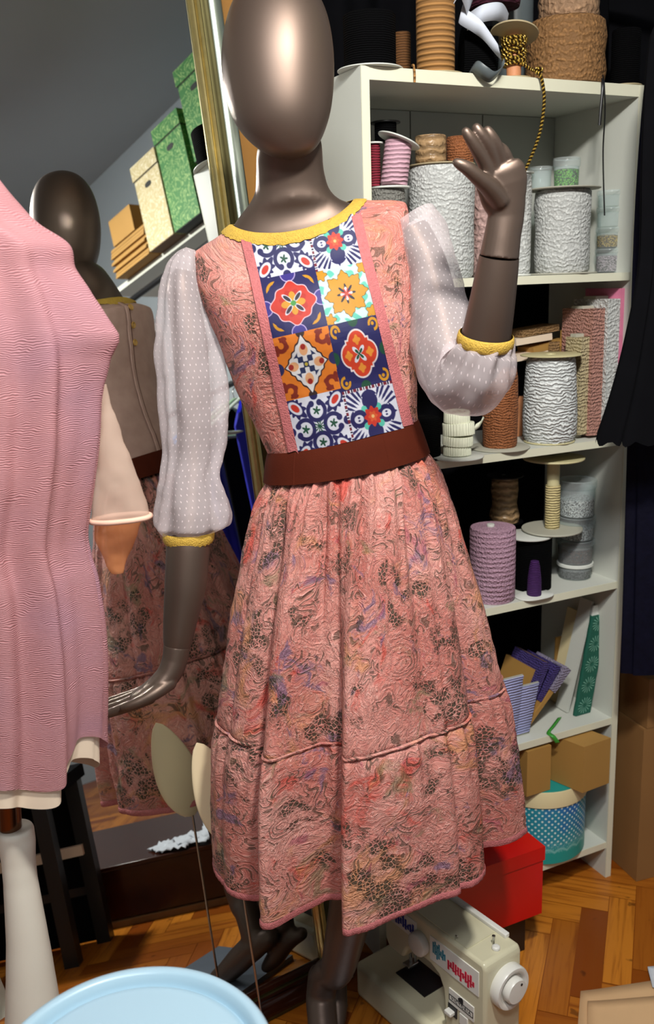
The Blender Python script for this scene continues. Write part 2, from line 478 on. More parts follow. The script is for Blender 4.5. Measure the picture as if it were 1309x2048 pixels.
class MBd:
    """collects quads and triangles of one mesh, with uv"""
    def __init__(s): s.v = []; s.f = []; s.uv = []; s.mi = []
    def add(s, verts, faces, uvs=None, mi=0):
        b = len(s.v); s.v += [tuple(map(float, p)) for p in verts]
        for f in faces:
            s.f.append([b+i for i in f]); s.mi.append(mi)
            s.uv += [tuple(uvs[i]) if uvs is not None else (0., 0.) for i in f]
        return s
    def grid(s, rows, closed=True, uvs=None, cap0=False, cap1=False, flip=False, mi=0):
        n = len(rows[0]); R = len(rows); b = len(s.v)
        vs = [p for r in rows for p in r]
        if uvs is None:
            uu = []; vacc = 0
            for i, r in enumerate(rows):
                if i: vacc += np.linalg.norm(np.mean(np.asarray(rows[i]), 0) - np.mean(np.asarray(rows[i-1]), 0))
                acc = 0
                for j in range(n):
                    if j: acc += np.linalg.norm(np.asarray(r[j]) - np.asarray(r[j-1]))
                    uu.append((acc, vacc))
        else: uu = uvs
        s.v += [tuple(map(float, p)) for p in vs]
        m = n if closed else n-1
        for i in range(R-1):
            for j in range(m):
                k = (j+1) % n
                q = [i*n+j, i*n+k, (i+1)*n+k, (i+1)*n+j]
                uq = [list(uu[x]) for x in q]
                if closed and k == 0:
                    w = 2*uu[i*n+n-1][0] - uu[i*n+n-2][0]; uq[1][0] = w; uq[2][0] = w
                if flip: q = q[::-1]; uq = uq[::-1]
                s.f.append([b+x for x in q]); s.uv += [tuple(x) for x in uq]; s.mi.append(mi)
        for do, off, rev in ((cap0, 0, True), (cap1, (R-1)*n, False)):
            if do:
                q = list(range(off, off+n))
                if rev != flip: q = q[::-1]
                s.f.append([b+x for x in q]); s.uv += [(0., 0.)]*n; s.mi.append(mi)
        return s
    def box(s, c, ax, ay, az, mi=0, uvs=True):
        """centre and three half axis vectors"""
        c, ax, ay, az = map(np.asarray, (c, ax, ay, az))
        lx, ly, lz = (2*np.linalg.norm(a) for a in (ax, ay, az))
        for d, a, b2, la, lb in ((ax, ay, az, ly, lz), (-ax, -ay, az, ly, lz), (ay, -ax, az, lx, lz), (-ay, ax, az, lx, lz), (az, ax, ay, lx, ly), (-az, -ax, ay, lx, ly)):
            s.add([c+d-a-b2, c+d+a-b2, c+d+a+b2, c+d-a+b2], [(0, 1, 2, 3)], [(0, 0), (la, 0), (la, lb), (0, lb)], mi)
        return s
    def tube(s, pts, rad, n=12, caps=True, up=None, mi=0):
        pts = [np.asarray(p, float) for p in pts]
        if np.isscalar(rad) or isinstance(rad, tuple): rad = [rad]*len(pts)
        rows = []; uvs = []; ref = nrm(up) if up is not None else None; acc = 0
        for i, p in enumerate(pts):
            d = nrm(pts[min(i+1, len(pts)-1)] - pts[max(i-1, 0)])
            if ref is None: ref = A3(0, 0, 1) if abs(d[2]) < .9 else A3(1, 0, 0)
            x = nrm(np.cross(d, ref)); y = np.cross(x, d); ref = y
            if i: acc += np.linalg.norm(p - pts[i-1])
            rr = rad[i] if not np.isscalar(rad[i]) else (rad[i], rad[i])
            rows.append([p + x*rr[0]*math.cos(a) + y*rr[1]*math.sin(a) for a in np.linspace(0, 2*PI, n, endpoint=False)])
            uvs += [(k/n, acc) for k in range(n)]
        return s.grid(rows, True, uvs, caps, caps, True, mi)
    def capsule(s, pts, rad, n=12):
        """tube with round ends"""
        pts = [np.asarray(p, float) for p in pts]; rad = list(rad)
        d0 = nrm(pts[0]-pts[1]); d1 = nrm(pts[-1]-pts[-2])
        P, R = [], []
        for a in (.06, .3, .6, .85): P.append(pts[0] + d0*rad[0]*math.cos(a*PI/2)); R.append(rad[0]*math.sin(a*PI/2))
        P += pts; R += rad
        for a in (.85, .6, .3, .06): P.append(pts[-1] + d1*rad[-1]*math.cos(a*PI/2)); R.append(rad[-1]*math.sin(a*PI/2))
        return s.tube(P, R, n)
    def lathe(s, c, prof, n=40, axis=None, cap0=True, cap1=True, wob=None, mi=0):
        """profile of (radius, height) turned round axis through c"""
        c = np.asarray(c, float); ax = nrm(axis) if axis is not None else ZV
        x = nrm(np.cross(ax, A3(0, 1, 0) if abs(ax[1]) < .9 else A3(1, 0, 0))); y = np.cross(ax, x)
        rows = []; uvs = []; acc = 0
        for i, (r, h) in enumerate(prof):
            if i: acc += math.hypot(r-prof[i-1][0], h-prof[i-1][1])
            row = []
            for k in range(n):
                a = 2*PI*k/n; rr = r*(1 + (wob(a, h) if wob else 0))
                row.append(c + ax*h + x*rr*math.cos(a) + y*rr*math.sin(a)); uvs.append((a*max(p_[0] for p_ in prof), acc))
            rows.append(row)
        return s.grid(rows, True, uvs, cap0, cap1, False, mi)
    def mesh(s, name):
        me = bpy.data.meshes.new(name); me.from_pydata(s.v, [], s.f); 
        l = me.uv_layers.new(name='UV'); l.data.foreach_set('uv', [x for u in s.uv for x in u])
        if any(s.mi): me.polygons.foreach_set('material_index', s.mi)
        me.update(); return me
    def build(s, name, mat, parent=None, smooth=True, **kw):
        o = link(name, s.mesh(name), mat, parent, smooth)
        if smooth: o.data.set_sharp_from_angle(angle=math.radians(48))
        return o
def bevel(o, w=.002, seg=2, ang=35):
    m = o.modifiers.new('bevel', 'BEVEL'); m.width = w; m.segments = seg; m.limit_method = 'ANGLE'; m.angle_limit = math.radians(ang)
    for p in o.data.polygons: p.use_smooth = True
    m.harden_normals = False
    o.data.set_sharp_from_angle(angle=math.radians(ang))
    return o
def flat(o):
    for p in o.data.polygons: p.use_smooth = False
    return o
def sharp(o, a=40):
    o.data.set_sharp_from_angle(angle=math.radians(a)); return o

def remeshed(mb, name, mat, parent, voxel=.004, smooth=6, factor=.5):
    """one continuous skin over overlapping solids"""
    me = mb.mesh(name + '_src'); o = bpy.data.objects.new(name + '_src', me); COL.objects.link(o)
    r = o.modifiers.new('r', 'REMESH'); r.mode = 'VOXEL'; r.voxel_size = voxel
    sm = o.modifiers.new('s', 'SMOOTH'); sm.iterations = smooth; sm.factor = factor
    dg = bpy.context.evaluated_depsgraph_get()
    me2 = bpy.data.meshes.new_from_object(o.evaluated_get(dg)); me2.name = name
    bpy.data.objects.remove(o); bpy.data.meshes.remove(me)
    return link(name, me2, mat, parent)

def ring(pl, pr, YL, YR=None, bf=.7, bb=None, n=64, drop=0.0, grow=0.0, power=1.0):
    """closed cross-section between a left and a right outline point; bf, bb = front and back depth in half-widths"""
    L, R = atY(pl[0], pl[1], YL), atY(pr[0], pr[1], YL if YR is None else YR)
    c = (L+R)/2; a = np.linalg.norm(R-L)/2; e1 = nrm(R-L)
    fw = nrm(A3(0, -1, 0) - (A3(0, -1, 0) @ e1)*e1); up = np.cross(fw, e1) * -1
    if up[2] < 0: up = -up
    bb = bf if bb is None else bb
    pts = []
    for k in range(n):
        t = 2*PI*k/n; cs, sn = math.cos(t), math.sin(t)
        b = bf if sn > 0 else bb
        cs2 = math.copysign(abs(cs)**power, cs); sn2 = math.copysign(abs(sn)**power, sn)
        pts.append(c + e1*(a+grow)*cs2 + fw*(a*b+grow)*sn2 - up*drop*max(0, sn)**1.5)
    return np.array(pts)
def interp_rings(keys, m):
    """smooth cubic interpolation between key rings"""
    K = np.array(keys); out = []
    N = len(K)
    for i in range(N-1):
        p0, p1, p2, p3 = K[max(i-1, 0)], K[i], K[i+1], K[min(i+2, N-1)]
        for j in range(m):
            t = j/m
            out.append(.5*((2*p1) + (-p0+p2)*t + (2*p0-5*p1+4*p2-p3)*t*t + (-p0+3*p1-3*p2+p3)*t**3))
    out.append(K[-1]); return out
def catmull(P, m=8):
    return interp_rings([np.asarray(p, float) for p in P], m)

# ------------------------------------------------------------------ room shell
EMIN, EMAX, GMIN, GMAX, ZC = -1.7, 1.97, -1.7, 2.26, 3.0
def slab(name, e0, e1, g0, g1, z0, z1, mat):
    b = MBd().box(room((e0+e1)/2, (g0+g1)/2, (z0+z1)/2), EV*(e1-e0)/2, GV*(g1-g0)/2, ZV*(z1-z0)/2)
    o = flat(b.build(name, mat)); o['kind'] = 'structure'; return o
slab('wall_back', EMIN, EMAX, GMAX, GMAX+.1, 0, ZC, M['grey_wall'])
slab('wall_right', EMAX, EMAX+.1, GMIN, GMAX+.1, 0, ZC, M['grey_wall'])
slab('wall_left', EMIN-.1, EMIN, GMIN, GMAX+.1, 0, ZC, M['grey_wall'])
slab('wall_front', EMIN-.1, EMAX+.1, GMIN-.1, GMIN, 0, ZC, M['grey_wall'])
slab('ceiling', EMIN-.1, EMAX+.1, GMIN-.1, GMAX+.1, ZC, ZC+.1, M['grey_wall'])

def make_floor():
    Wp, Lp = .062, .31
    ang = TH - math.radians(45)
    ux, uy = A3(math.cos(ang), math.sin(ang), 0), A3(-math.sin(ang), math.cos(ang), 0)
    mb = MBd(); tones = []
    rnd = random.Random(3)
    mb.box(room((EMIN+EMAX)/2, (GMIN+GMAX)/2, -.05), EV*(EMAX-EMIN)/2, GV*(GMAX-GMIN)/2, ZV*.049)
    tones += [(.0,)]*6
    gap = .0009
    for i in range(-90, 91):
        for j in range(-14, 15):
            ox, oy = i*Wp + j*Lp, i*Wp - j*Lp
            for (x0, y0, x1, y1, vert) in ((ox, oy, ox+Lp, oy+Wp, 0), (ox, oy+Wp, ox+Wp, oy+Wp+Lp, 1)):
                c = ux*(x0+x1)/2 + uy*(y0+y1)/2
                ce, cg = c @ EV, c @ GV
                if not (EMIN+.14 < ce < EMAX-.02 and GMIN+.1 < cg < GMAX-.1): continue
                P = [ux*x + uy*y for x, y in ((x0+gap, y0+gap), (x1-gap, y0+gap), (x1-gap, y1-gap), (x0+gap, y1-gap))]
                r = rnd.random()*9
                uv = [(r, r), (r+Lp, r), (r+Lp, r+Wp), (r, r+Wp)] if not vert else [(r, r), (r, r+Wp), (r+Lp, r+Wp), (r+Lp, r)]
                mb.add(P, [(0, 1, 2, 3)], uv); tones.append((rnd.random()**1.2,))
    me = mb.mesh('floor')
    at = me.attributes.new('tone', 'FLOAT_COLOR', 'CORNER')
    vals = []
    for p in me.polygons:
        t = tones[p.index][0]; vals += [t, t, t, 1]*p.loop_total
    at.data.foreach_set('color', vals)
    o = link('floor', me, M['floor'], None, False); o['kind'] = 'structure'
make_floor()

# black drape along the back of the room and wooden panel behind the mirror
def drape(name, e0, e1, g, z0, z1, mat, n=160, amp=.018, k=34):
    rows = []
    for z in (z0, (z0+z1)/2, z1):
        rows.append([room(e0+(e1-e0)*i/n, g + amp*math.sin(k*(e0+(e1-e0)*i/n)) + .5*amp*math.sin(2.3*k*i/n), z) for i in range(n+1)])
    back = [[p + GV*.006 for p in r] for r in rows]
    mb = MBd().grid(rows, False).grid(back, False, flip=True)
    return mb.build(name, mat)
o = drape('black_curtain', .885, 1.955, 2.06, .004, 2.8, M['black_cloth'])
tag(o, 'plain black curtain hanging behind the white bookcase', 'curtain')

wd = empty('wooden_wardrobe', room(.2, 2.16, 0), 'ochre wooden wardrobe standing behind the gold framed mirror', 'wardrobe')
bevel(MBd().box(room(.28, 2.18, 1.3), EV*.6, GV*.07, ZV*1.298).build('body', M['wood_panel'], wd), .003)
for s in (-1, 1):
    bevel(MBd().box(room(.28+s*.297, 2.101, 1.32), EV*.29, GV*.009, ZV*1.24).build('door', M['wood_panel'], wd), .003)

# ------------------------------------------------------------------ bookcase
BW, BD = .677, .28
ZB = [1.8895, 1.5094, 1.1438, .7979, .4457, .1008]      # top faces of the boards
bk = empty('bookcase', SH0, 'tall white open bookcase crammed with reels and boxes', 'bookcase')
T = .017
for e in (T/2, BW-T/2):
    o = MBd().box(shelf(e, BD/2+.001, ZB[0]/2), EV*T/2, GV*(BD/2-.001), ZV*ZB[0]/2).build('side_panel', M['white_board'], bk)
    flat(o)
    eb = MBd().box(shelf(e, 0, ZB[0]/2), EV*T/2, GV*.001, ZV*ZB[0]/2).build('edge_band', M['edge_band'], o); flat(eb)
for i, z in enumerate(ZB):
    t = .023 if i == 0 else T
    g0 = .004 if i else .0015
    o = MBd().box(shelf(BW/2, (BD+g0)/2, z-t/2), EV*(BW/2-T), GV*(BD-g0)/2, ZV*t/2).build('shelf_board', M['white_board'], bk); flat(o)
    eb = MBd().box(shelf(BW/2, g0-.001, z-t/2), EV*(BW/2-T), GV*.001, ZV*t/2).build('edge_band', M['edge_band'], o); flat(eb)
# plank-lined back of the top compartment
bp = MBd()
cuts = [T, .085, .265, .455, BW-T]
for a, b_ in zip(cuts[:-1], cuts[1:]):
    bp.box(shelf((a+b_)/2, BD-.004, (ZB[0]+ZB[1])/2-.012), EV*((b_-a)/2-.0015), GV*.003, ZV*((ZB[0]-ZB[1])/2-.012))
flat(bp.build('back_panel', M['back_board'], bk))

# ------------------------------------------------------------------ mirror
def make_mirror():
    root = empty('standing_mirror', MC - MU*.07 + MN*.0, 'tall gold framed mirror leaning back behind the dressed mannequin', 'mirror')
    gw, gh = .92, 2.06
    def P(x, y, d): return MC - MB_*x + MU*y + MN*d      # x leftwards from the corner, y up, d out of the glass
    q = [P(0, 0, 0), P(gw, 0, 0), P(gw, gh, 0), P(0, gh, 0)]
    g = MBd(); g.add(q, [(0, 3, 2, 1)])
    g.add([p - MN*.005 for p in q], [(0, 1, 2, 3)])
    ob = flat(g.build('glass', M['mirror'], root))
    prof = [(-.002, .0015), (.001, .009), (.006, .013), (.011, .011), (.013, .015), (.019, .016), (.022, .010),
            (.026, .006), (.031, .009), (.038, .017), (.046, .024), (.054, .027), (.062, .025), (.068, .019), (.071, .008), (.071, -.018), (-.002, -.018)]
    mats = [M['gold'], M['gold_dull'], M['highlight_gold'], M['dark_wood']]
    def mi(k, bottom):
        return 0 if k < 6 else 1 if k < 9 else 2 if k < 14 else 1
    corners = [(0, 0, 1, -1), (gw, 0, -1, -1), (gw, gh, -1, 1), (0, gh, 1, 1)]   # x, y, outward signs (towards right = -x)
    fr = MBd(); n = len(prof)
    for a, b_ in ((0, 1), (1, 2), (2, 3), (3, 0)):
        rows = []
        for (x, y, sx, sy) in (corners[a], corners[b_]):
            rows.append([P(x - sx*w, y + sy*w, d) for w, d in prof])
        for k in range(n):
            k2 = (k+1) % n
            m = mi(k, a == 0)
            if a == 0: m = 3 if k not in (2, 3, 11, 12) else 1
            fr.add([rows[0][k], rows[1][k], rows[1][k2], rows[0][k2]], [(0, 1, 2, 3)], [(0, 0), (1, 0), (1, .01), (0, .01)], m)
    me = fr.mesh('frame'); o = link('frame', me, mats, root)
    bm = bmesh.new(); bm.from_mesh(me); bmesh.ops.remove_doubles(bm, verts=bm.verts, dist=1e-5); bmesh.ops.recalc_face_normals(bm, faces=bm.faces); bm.to_mesh(me); bm.free()
    sharp(o, 50)
    bp = MBd().box(P(gw/2, gh/2, -.024), MB_*(gw/2+.05), MU*(gh/2+.05), MN*.005).build('backing_board', M['kraft_dark'], root); flat(bp)
make_mirror()

# ------------------------------------------------------------------ mannequin
YM = 1.58
NR = 64
man = empty('mannequin', A3(-.03, 1.56, 0), 'bronze egg-headed mannequin with one hand raised, wearing the lace dress', 'mannequin')
# base plate under its feet
bpl = MBd().box(A3(-.01, 1.50, .006), A3(.125, .035, 0), A3(-.035, .125, 0), A3(0, 0, .006))
bevel(bpl.build('base_plate', plain('grey_steel_plate', rgb(108, 116, 128), .35, .5), man), .002)

# head: (centre, half width) rows in picture rows, turned into egg-shaped cross-sections
hd = [(-56, 548, 6), (-52, 548, 30), (-42, 548, 52), (-25, 549, 72), (0, 551, 89), (35, 553, 102), (75, 554, 110), (120, 555.5, 113.5), (160, 557.5, 112),
      (200, 561, 106), (235, 565, 97), (262, 569.5, 84), (285, 576, 68), (300, 580.5, 53), (310, 583.5, 38), (316, 585, 22), (319, 586, 6)]
rows = []
for y, cx, w in hd:
    t = (y+56)/375
    bf = .80 if t < .6 else .80 + .25*(t-.6)
    bb = 1.10 - .12*max(0, t-.55)
    sl = -.10*w
    r = ring((cx-w, y-sl*1), (cx+w, y+sl*1), YM-.012-.03*t, None, bf, bb, NR)
    rows.append(r)
hm = MBd().grid(rows[::1], True, None, True, True)
head = hm.build('head', M['mannequin'], man)
hs = head.modifiers.new('s', 'SUBSURF'); hs.levels = 1; hs.render_levels = 2

# neck, chest, trunk and legs in one skin
bod = [((548, 232), (616, 224), 1.552, .5, .7), ((526, 266), (634, 254), 1.564, .66, .74), ((513, 304), (645, 289), 1.580, .70, .78), ((512, 345), (648, 335), 1.594, .74, .8), ((510, 385), (658, 375), 1.603, .72, .75),
       ((496, 412), (676, 396), 1.605, .62, .62), ((474, 440), (696, 404), 1.605, .42, .50), ((450, 478), (738, 420), 1.60, .29, .44), ((428, 512), (780, 440), 1.60, .30, .40),
       ((424, 575), (796, 520), 1.59, .38, .40), ((440, 635), (808, 595), 1.58, .46, .40), ((464, 705), (814, 660), 1.57, .50, .40),
       ((490, 785), (816, 745), 1.57, .46, .42), ((545, 870), (816, 820), 1.57, .48, .46), ((550, 930), (842, 880), 1.57, .58, .56), ((535, 1010), (868, 965), 1.57, .60, .60), ((532, 1120), (878, 1085), 1.57, .60, .58), ((560, 1230), (860, 1200), 1.57, .55, .5)]
keys = [ring(l, r, y, None, bf, bb, 40) for l, r, y, bf, bb in bod]
bmB = MBd().grid(interp_rings(keys, 4), True, None, True, True)
hipL, hipR = atY(640, 1150, 1.58), atY(770, 1130, 1.57)
legA = [atY(775, 1150, 1.56), atY(768, 1300, 1.55), atY(742, 1560, 1.56), atY(731, 1640, 1.56), atY(716, 1760, 1.585), atY(694, 1858, 1.60), atY(674, 1940, 1.615), A3(-.030, 1.632, .165), A3(-.042, 1.645, .115)]
bmB.capsule(catmull(legA, 4), list(np.interp(np.linspace(0, 8, 33), range(9), [.082, .078, .056, .052, .050, .041, .034, .029, .030])), 20)
foot = [A3(-.050, 1.690, .112), A3(-.046, 1.640, .092), A3(-.042, 1.590, .060), A3(-.039, 1.550, .034), A3(-.037, 1.512, .0245)]
bmB.capsule(catmull(foot, 4), list(np.interp(range(17), [0, 4, 8, 12, 16], [.022, .031, .030, .026, .013])), 16)
legB = [atY(655, 1150, 1.57), atY(668, 1300, 1.57), atY(700, 1560, 1.63), atY(706, 1640, 1.64), atY(706, 1760, 1.66), atY(698, 1858, 1.675), atY(680, 1940, 1.70), A3(-.010, 1.715, .15)]
bmB.capsule(catmull(legB, 4), list(np.interp(np.linspace(0, 7, 29), range(8), [.082, .076, .054, .048, .042, .034, .027, .022])), 20)
footB = [A3(-.012, 1.750, .100), A3(-.012, 1.710, .085), A3(-.012, 1.670, .050), A3(-.012, 1.640, .028)]
bmB.capsule(catmull(footB, 4), list(np.interp(range(13), [0, 4, 8, 12], [.016, .022, .022, .014])), 16)
body = remeshed(bmB, 'body', M['mannequin'], man, .005, 8)

# arms: shoulder to wrist seam, hands as their own pieces below the seam
armR = [(366, 540, 1.588, .012), (364, 580, 1.585, .024), (379, 680, 1.577, .029), (387, 800, 1.564, .028), (388, 900, 1.549, .028), (384, 1000, 1.523, .031), (377.5, 1085, 1.50, .036), (371, 1170, 1.485, .034), (361, 1240, 1.475, .028), (354.5, 1290, 1.47, .0225)]
P = catmull([atY(x, y, Y) for x, y, Y, r in armR], 5); R = list(np.interp(np.linspace(0, len(armR)-1, len(P)), range(len(armR)), [a[3] for a in armR]))
am = MBd().tube(P, R, 32); arm1 = am.build('arm', M['mannequin'], man)
armL = [(822, 462, 1.588, .030), (854, 525, 1.573, .031), (876, 610, 1.55, .033), (893, 690, 1.52, .034), (910, 742, 1.495, .035), (930, 752, 1.475, .036), (952, 728, 1.452, .037), (969, 688, 1.435, .0378), (984, 610, 1.415, .0335), (999, 514, 1.40, .0285)]
P2 = catmull([atY(x, y, Y) for x, y, Y, r in armL], 5); R2 = list(np.interp(np.linspace(0, len(armL)-1, len(P2)), range(len(armL)), [a[3] for a in armL]))
arm2 = MBd().tube(P2, R2, 32).build('arm', M['mannequin'], man)

def pts(L): return [atY(x, y, Y) for x, y, Y, r in L], [r for *_, r in L]
# raised hand, palm to the viewer
hb = MBd()
Pw = [(999, 514, 1.400, (.0285, .0285)), (1006, 470, 1.397, (.026, .024)), (1013, 428, 1.393, (.0255, .019)), (1008, 395, 1.388, (.032, .017)), (1004, 365, 1.383, (.036, .0155)), (1000, 342, 1.378, (.0345, .0120)), (997, 330, 1.376, (.027, .006))]
hp = catmull([atY(x, y, Y) for x, y, Y, r in Pw], 5)
hr = [(np.interp(k/5, range(7), [p[3][0] for p in Pw]), np.interp(k/5, range(7), [p[3][1] for p in Pw])) for k in range(len(hp))]
hb.tube(hp, hr, 28, True, up=A3(0, -1, 0))
for F in ([(978, 362, 1.379, .0105), (972, 333, 1.371, .0098), (955, 300, 1.358, .0088), (941, 277, 1.352, .0078), (933, 264, 1.351, .0066)],
          [(990, 355, 1.382, .0105), (988, 322, 1.374, .0098), (975, 288, 1.362, .0090), (962, 268, 1.357, .0080), (954, 256, 1.357, .0066)],
          [(1005, 352, 1.385, .0105), (1003, 322, 1.378, .0096), (993, 291, 1.368, .0088), (983, 272, 1.363, .0078), (976, 261, 1.363, .0064)],
          [(1020, 358, 1.388, .0098), (1019, 334, 1.384, .0086), (1014, 312, 1.377, .0078), (1008, 299, 1.374, .0068), (1003, 293, 1.374, .0056)],
          [(1000, 400, 1.380, .0150), (981, 376, 1.368, .0135), (958, 356, 1.356, .0108), (936, 337, 1.349, .0095), (920, 328, 1.347, .0076), (914, 325, 1.347, .006)]):
    p, r = pts(F); pp = catmull(p, 4); hb.capsule(pp, list(np.interp(np.linspace(0, len(r)-1, len(pp)), range(len(r)), r)), 14)
h2 = remeshed(hb, 'hand', M['mannequin'], arm2, .0017, 4)
# lowered hand, bent back at the wrist, fingers pointing away to the left
hb = MBd()
Pw = [(354.5, 1290, 1.470, (.0225, .0225)), (350, 1318, 1.466, (.0235, .021)), (340, 1345, 1.462, (.0275, .0205)), (322, 1366, 1.458, (.033, .019)), (300, 1381, 1.455, (.036, .016)), (280, 1391, 1.453, (.036, .012)), (268, 1396, 1.452, (.032, .009))]
hp = catmull([atY(x, y, Y) for x, y, Y, r in Pw], 5)
hr = [(np.interp(k/5, range(7), [p[3][1] for p in Pw]), np.interp(k/5, range(7), [p[3][0] for p in Pw])) for k in range(len(hp))]
hb.tube(hp, hr, 28, True, up=A3(.1, -.8, .6))
for F in ([(300, 1376, 1.475, .0098), (270, 1387, 1.478, .0088), (240, 1396, 1.480, .0078), (214, 1404, 1.481, .0062)],
          [(298, 1381, 1.462, .0105), (268, 1393, 1.462, .0095), (236, 1404, 1.463, .0085), (204, 1413, 1.464, .0066)],
          [(298, 1388, 1.448, .0105), (268, 1400, 1.446, .0098), (236, 1412, 1.446, .0088), (200, 1422, 1.447, .0068)],
          [(300, 1396, 1.434, .0105), (272, 1407, 1.430, .0098), (240, 1419, 1.428, .0088), (206, 1431, 1.428, .0068)],
          [(338, 1366, 1.444, .0130), (312, 1385, 1.426, .0115), (284, 1401, 1.416, .0092), (262, 1410, 1.412, .0082), (247, 1415, 1.411, .0066)]):
    p, r = pts(F); pp = catmull(p, 4); hb.capsule(pp, list(np.interp(np.linspace(0, len(r)-1, len(pp)), range(len(r)), r)), 14)
h1 = remeshed(hb, 'hand', M['mannequin'], arm1, .0017, 4)

# ------------------------------------------------------------------ the dress
dr = empty('dress', A3(0, 1.57, .5), 'pink floral lace midi dress with tile-print front on the bronze mannequin', 'dress')
# bodice: shoulder-to-waist cross-sections (left point, right point)
bk_ = [((466, 450), (706, 400), 1.603, .60, .56, .032), ((440, 472), (742, 401), 1.60, .50, .50, .038), ((404, 494), (792, 402), 1.60, .43, .47, .050), ((386, 512), (814, 416), 1.598, .44, .48, .060),
       ((394, 566), (820, 492), 1.59, .54, .48, .034), ((412, 622), (825, 572), 1.58, .61, .48, .014), ((440, 690), (831, 650), 1.57, .64, .48, 0),
       ((474, 780), (833, 742), 1.57, .58, .49, 0), ((514, 858), (834, 800), 1.57, .60, .54, 0), ((537, 905), (834, 845), 1.57, .62, .57, 0)]
keysB = [ring(l, r, y, None, bf, bb, 96, drop=d, grow=.001) for l, r, y, bf, bb, d in bk_]
rowsB = interp_rings(keysB, 8)
rnd = random.Random(8)
def ruck(p, k=1.0):
    v = Vector(p)*22
    return k*(mnoise.noise(v)*.0022 + mnoise.noise(v*2.3)*.001)
ctrB = [r.mean(0) for r in rowsB]
rowsB = [np.array([p + nrm(p-c)*ruck(p) for p in r]) for r, c in zip(rowsB, ctrB)]
n = 96
front = [j for j in range(0, 49)]; backi = list(range(48, 96)) + [0]
mbF = MBd().grid([r[front] for r in rowsB], False)
bod_o = mbF.build('bodice', M['lace'], dr)
mbK = MBd().grid([r[backi] for r in rowsB], False)
bko = mbK.build('back_panel', M['back_cloth'], dr)
# bodice surface for laying the trims on
bv = [tuple(p) for r in rowsB for p in r]; bf_ = []
for i in range(len(rowsB)-1):
    for j in range(n):
        k = (j+1) % n; bf_.append((i*n+j, i*n+k, (i+1)*n+k, (i+1)*n+j))
TREE = BVHTree.FromPolygons([Vector(v) for v in bv], bf_)
def on_bodice(px, py, lift):
    r = ray(px, py); h, nn, _, _ = TREE.ray_cast(Vector(O_), Vector(nrm(r)))
    if h is None or h.y > 1.60: return None
    nn = nn if nn.dot(Vector(r)) < 0 else -nn
    return A3(*(h + nn*lift))
def quad_px(q, u, v):
    (x0, y0), (x1, y1), (x2, y2), (x3, y3) = q     # tl, tr, br, bl
    return ((x0*(1-u)+x1*u)*(1-v)+(x3*(1-u)+x2*u)*v, (y0*(1-u)+y1*u)*(1-v)+(y3*(1-u)+y2*u)*v)
def bodice_patch(q, nu, nv, lift, side=0.0):
    rows = []
    for i in range(nv+1):
        row = []
        for j in range(nu+1):
            p = on_bodice(*quad_px(q, j/nu, i/nv), lift)
            row.append(p)
        rows.append(row)
    good = [p for r in rows for p in r if p is not None]
    for i, r in enumerate(rows):            # close gaps from the row below
        for j, p in enumerate(r):
            if p is None:
                cand = [rows[a][j] for a in list(range(i, nv+1)) + list(range(i, -1, -1)) if rows[a][j] is not None]
                rows[i][j] = cand[0] if cand else good[0]
    return rows

# ---- printed tile panel
def star(th, k, ph=0): return np.cos(k*th+ph)
def sm(d, w=.02): return np.clip(.5 - d/w, 0, 1)       # 1 inside where d < 0
def over(img, m, col): return img*(1-m[..., None]) + np.array(col)/255*m[..., None]
WHT, NAV, RED, ORG, YEL, GRN, TRQ, VIO, BRN, MNT = (226, 228, 240), (30, 28, 92), (206, 50, 30), (232, 128, 30), (214, 150, 26), (16, 78, 54), (90, 200, 176), (58, 46, 140), (132, 36, 14), (206, 232, 228)
def tile_scroll(x, y):
    im = np.ones(x.shape+(3,))*np.array(WHT)/255
    for cx, cy in ((.48, .0), (-.48, .0), (0, .48), (0, -.48)):
        dx, dy = x-cx*1.05, y-cy*1.05; r = np.hypot(dx, dy); th = np.arctan2(dy, dx) - math.atan2(cy, cx)
        th = np.arctan2(np.sin(th), np.cos(th))
        ringm = sm(np.abs(r-.30)-.065)*(np.abs(th) > .55)
        im = over(im, ringm, NAV)
        for s in (-1, 1):
            hx = cx*1.05 + .28*math.cos(math.atan2(cy, cx)+s*.55); hy = cy*1.05+.28*math.sin(math.atan2(cy, cx)+s*.55)
            im = over(im, sm(np.hypot(x-hx, y-hy)-.10), NAV)
        im = over(im, sm(r-.10*(1+.45*star(np.arctan2(dy, dx), 5))), GRN)
    r = np.hypot(x, y); th = np.arctan2(y, x)
    im = over(im, sm(r-.20*(.62+.38*star(th, 10))), GRN)
    for sx in (-1, 1):
        for sy in (-1, 1):
            u = (x*sx+y*sy)/math.sqrt(2); v = (-x*sy+y*sx)/math.sqrt(2)
            d = np.hypot((u-1.02)/1.7, v)
            im = over(im, sm(d-.25-.04*np.cos(10*np.arctan2(v, u-1.02))), NAV)
            im = over(im, sm(d-.165), WHT); im = over(im, sm(d-.10), RED)
    e = np.maximum(np.abs(x), np.abs(y))
    im = over(im, sm(np.hypot(np.abs(x)-1, y)-.14), NAV); im = over(im, sm(np.hypot(x, np.abs(y)-1)-.14), NAV)
    return im
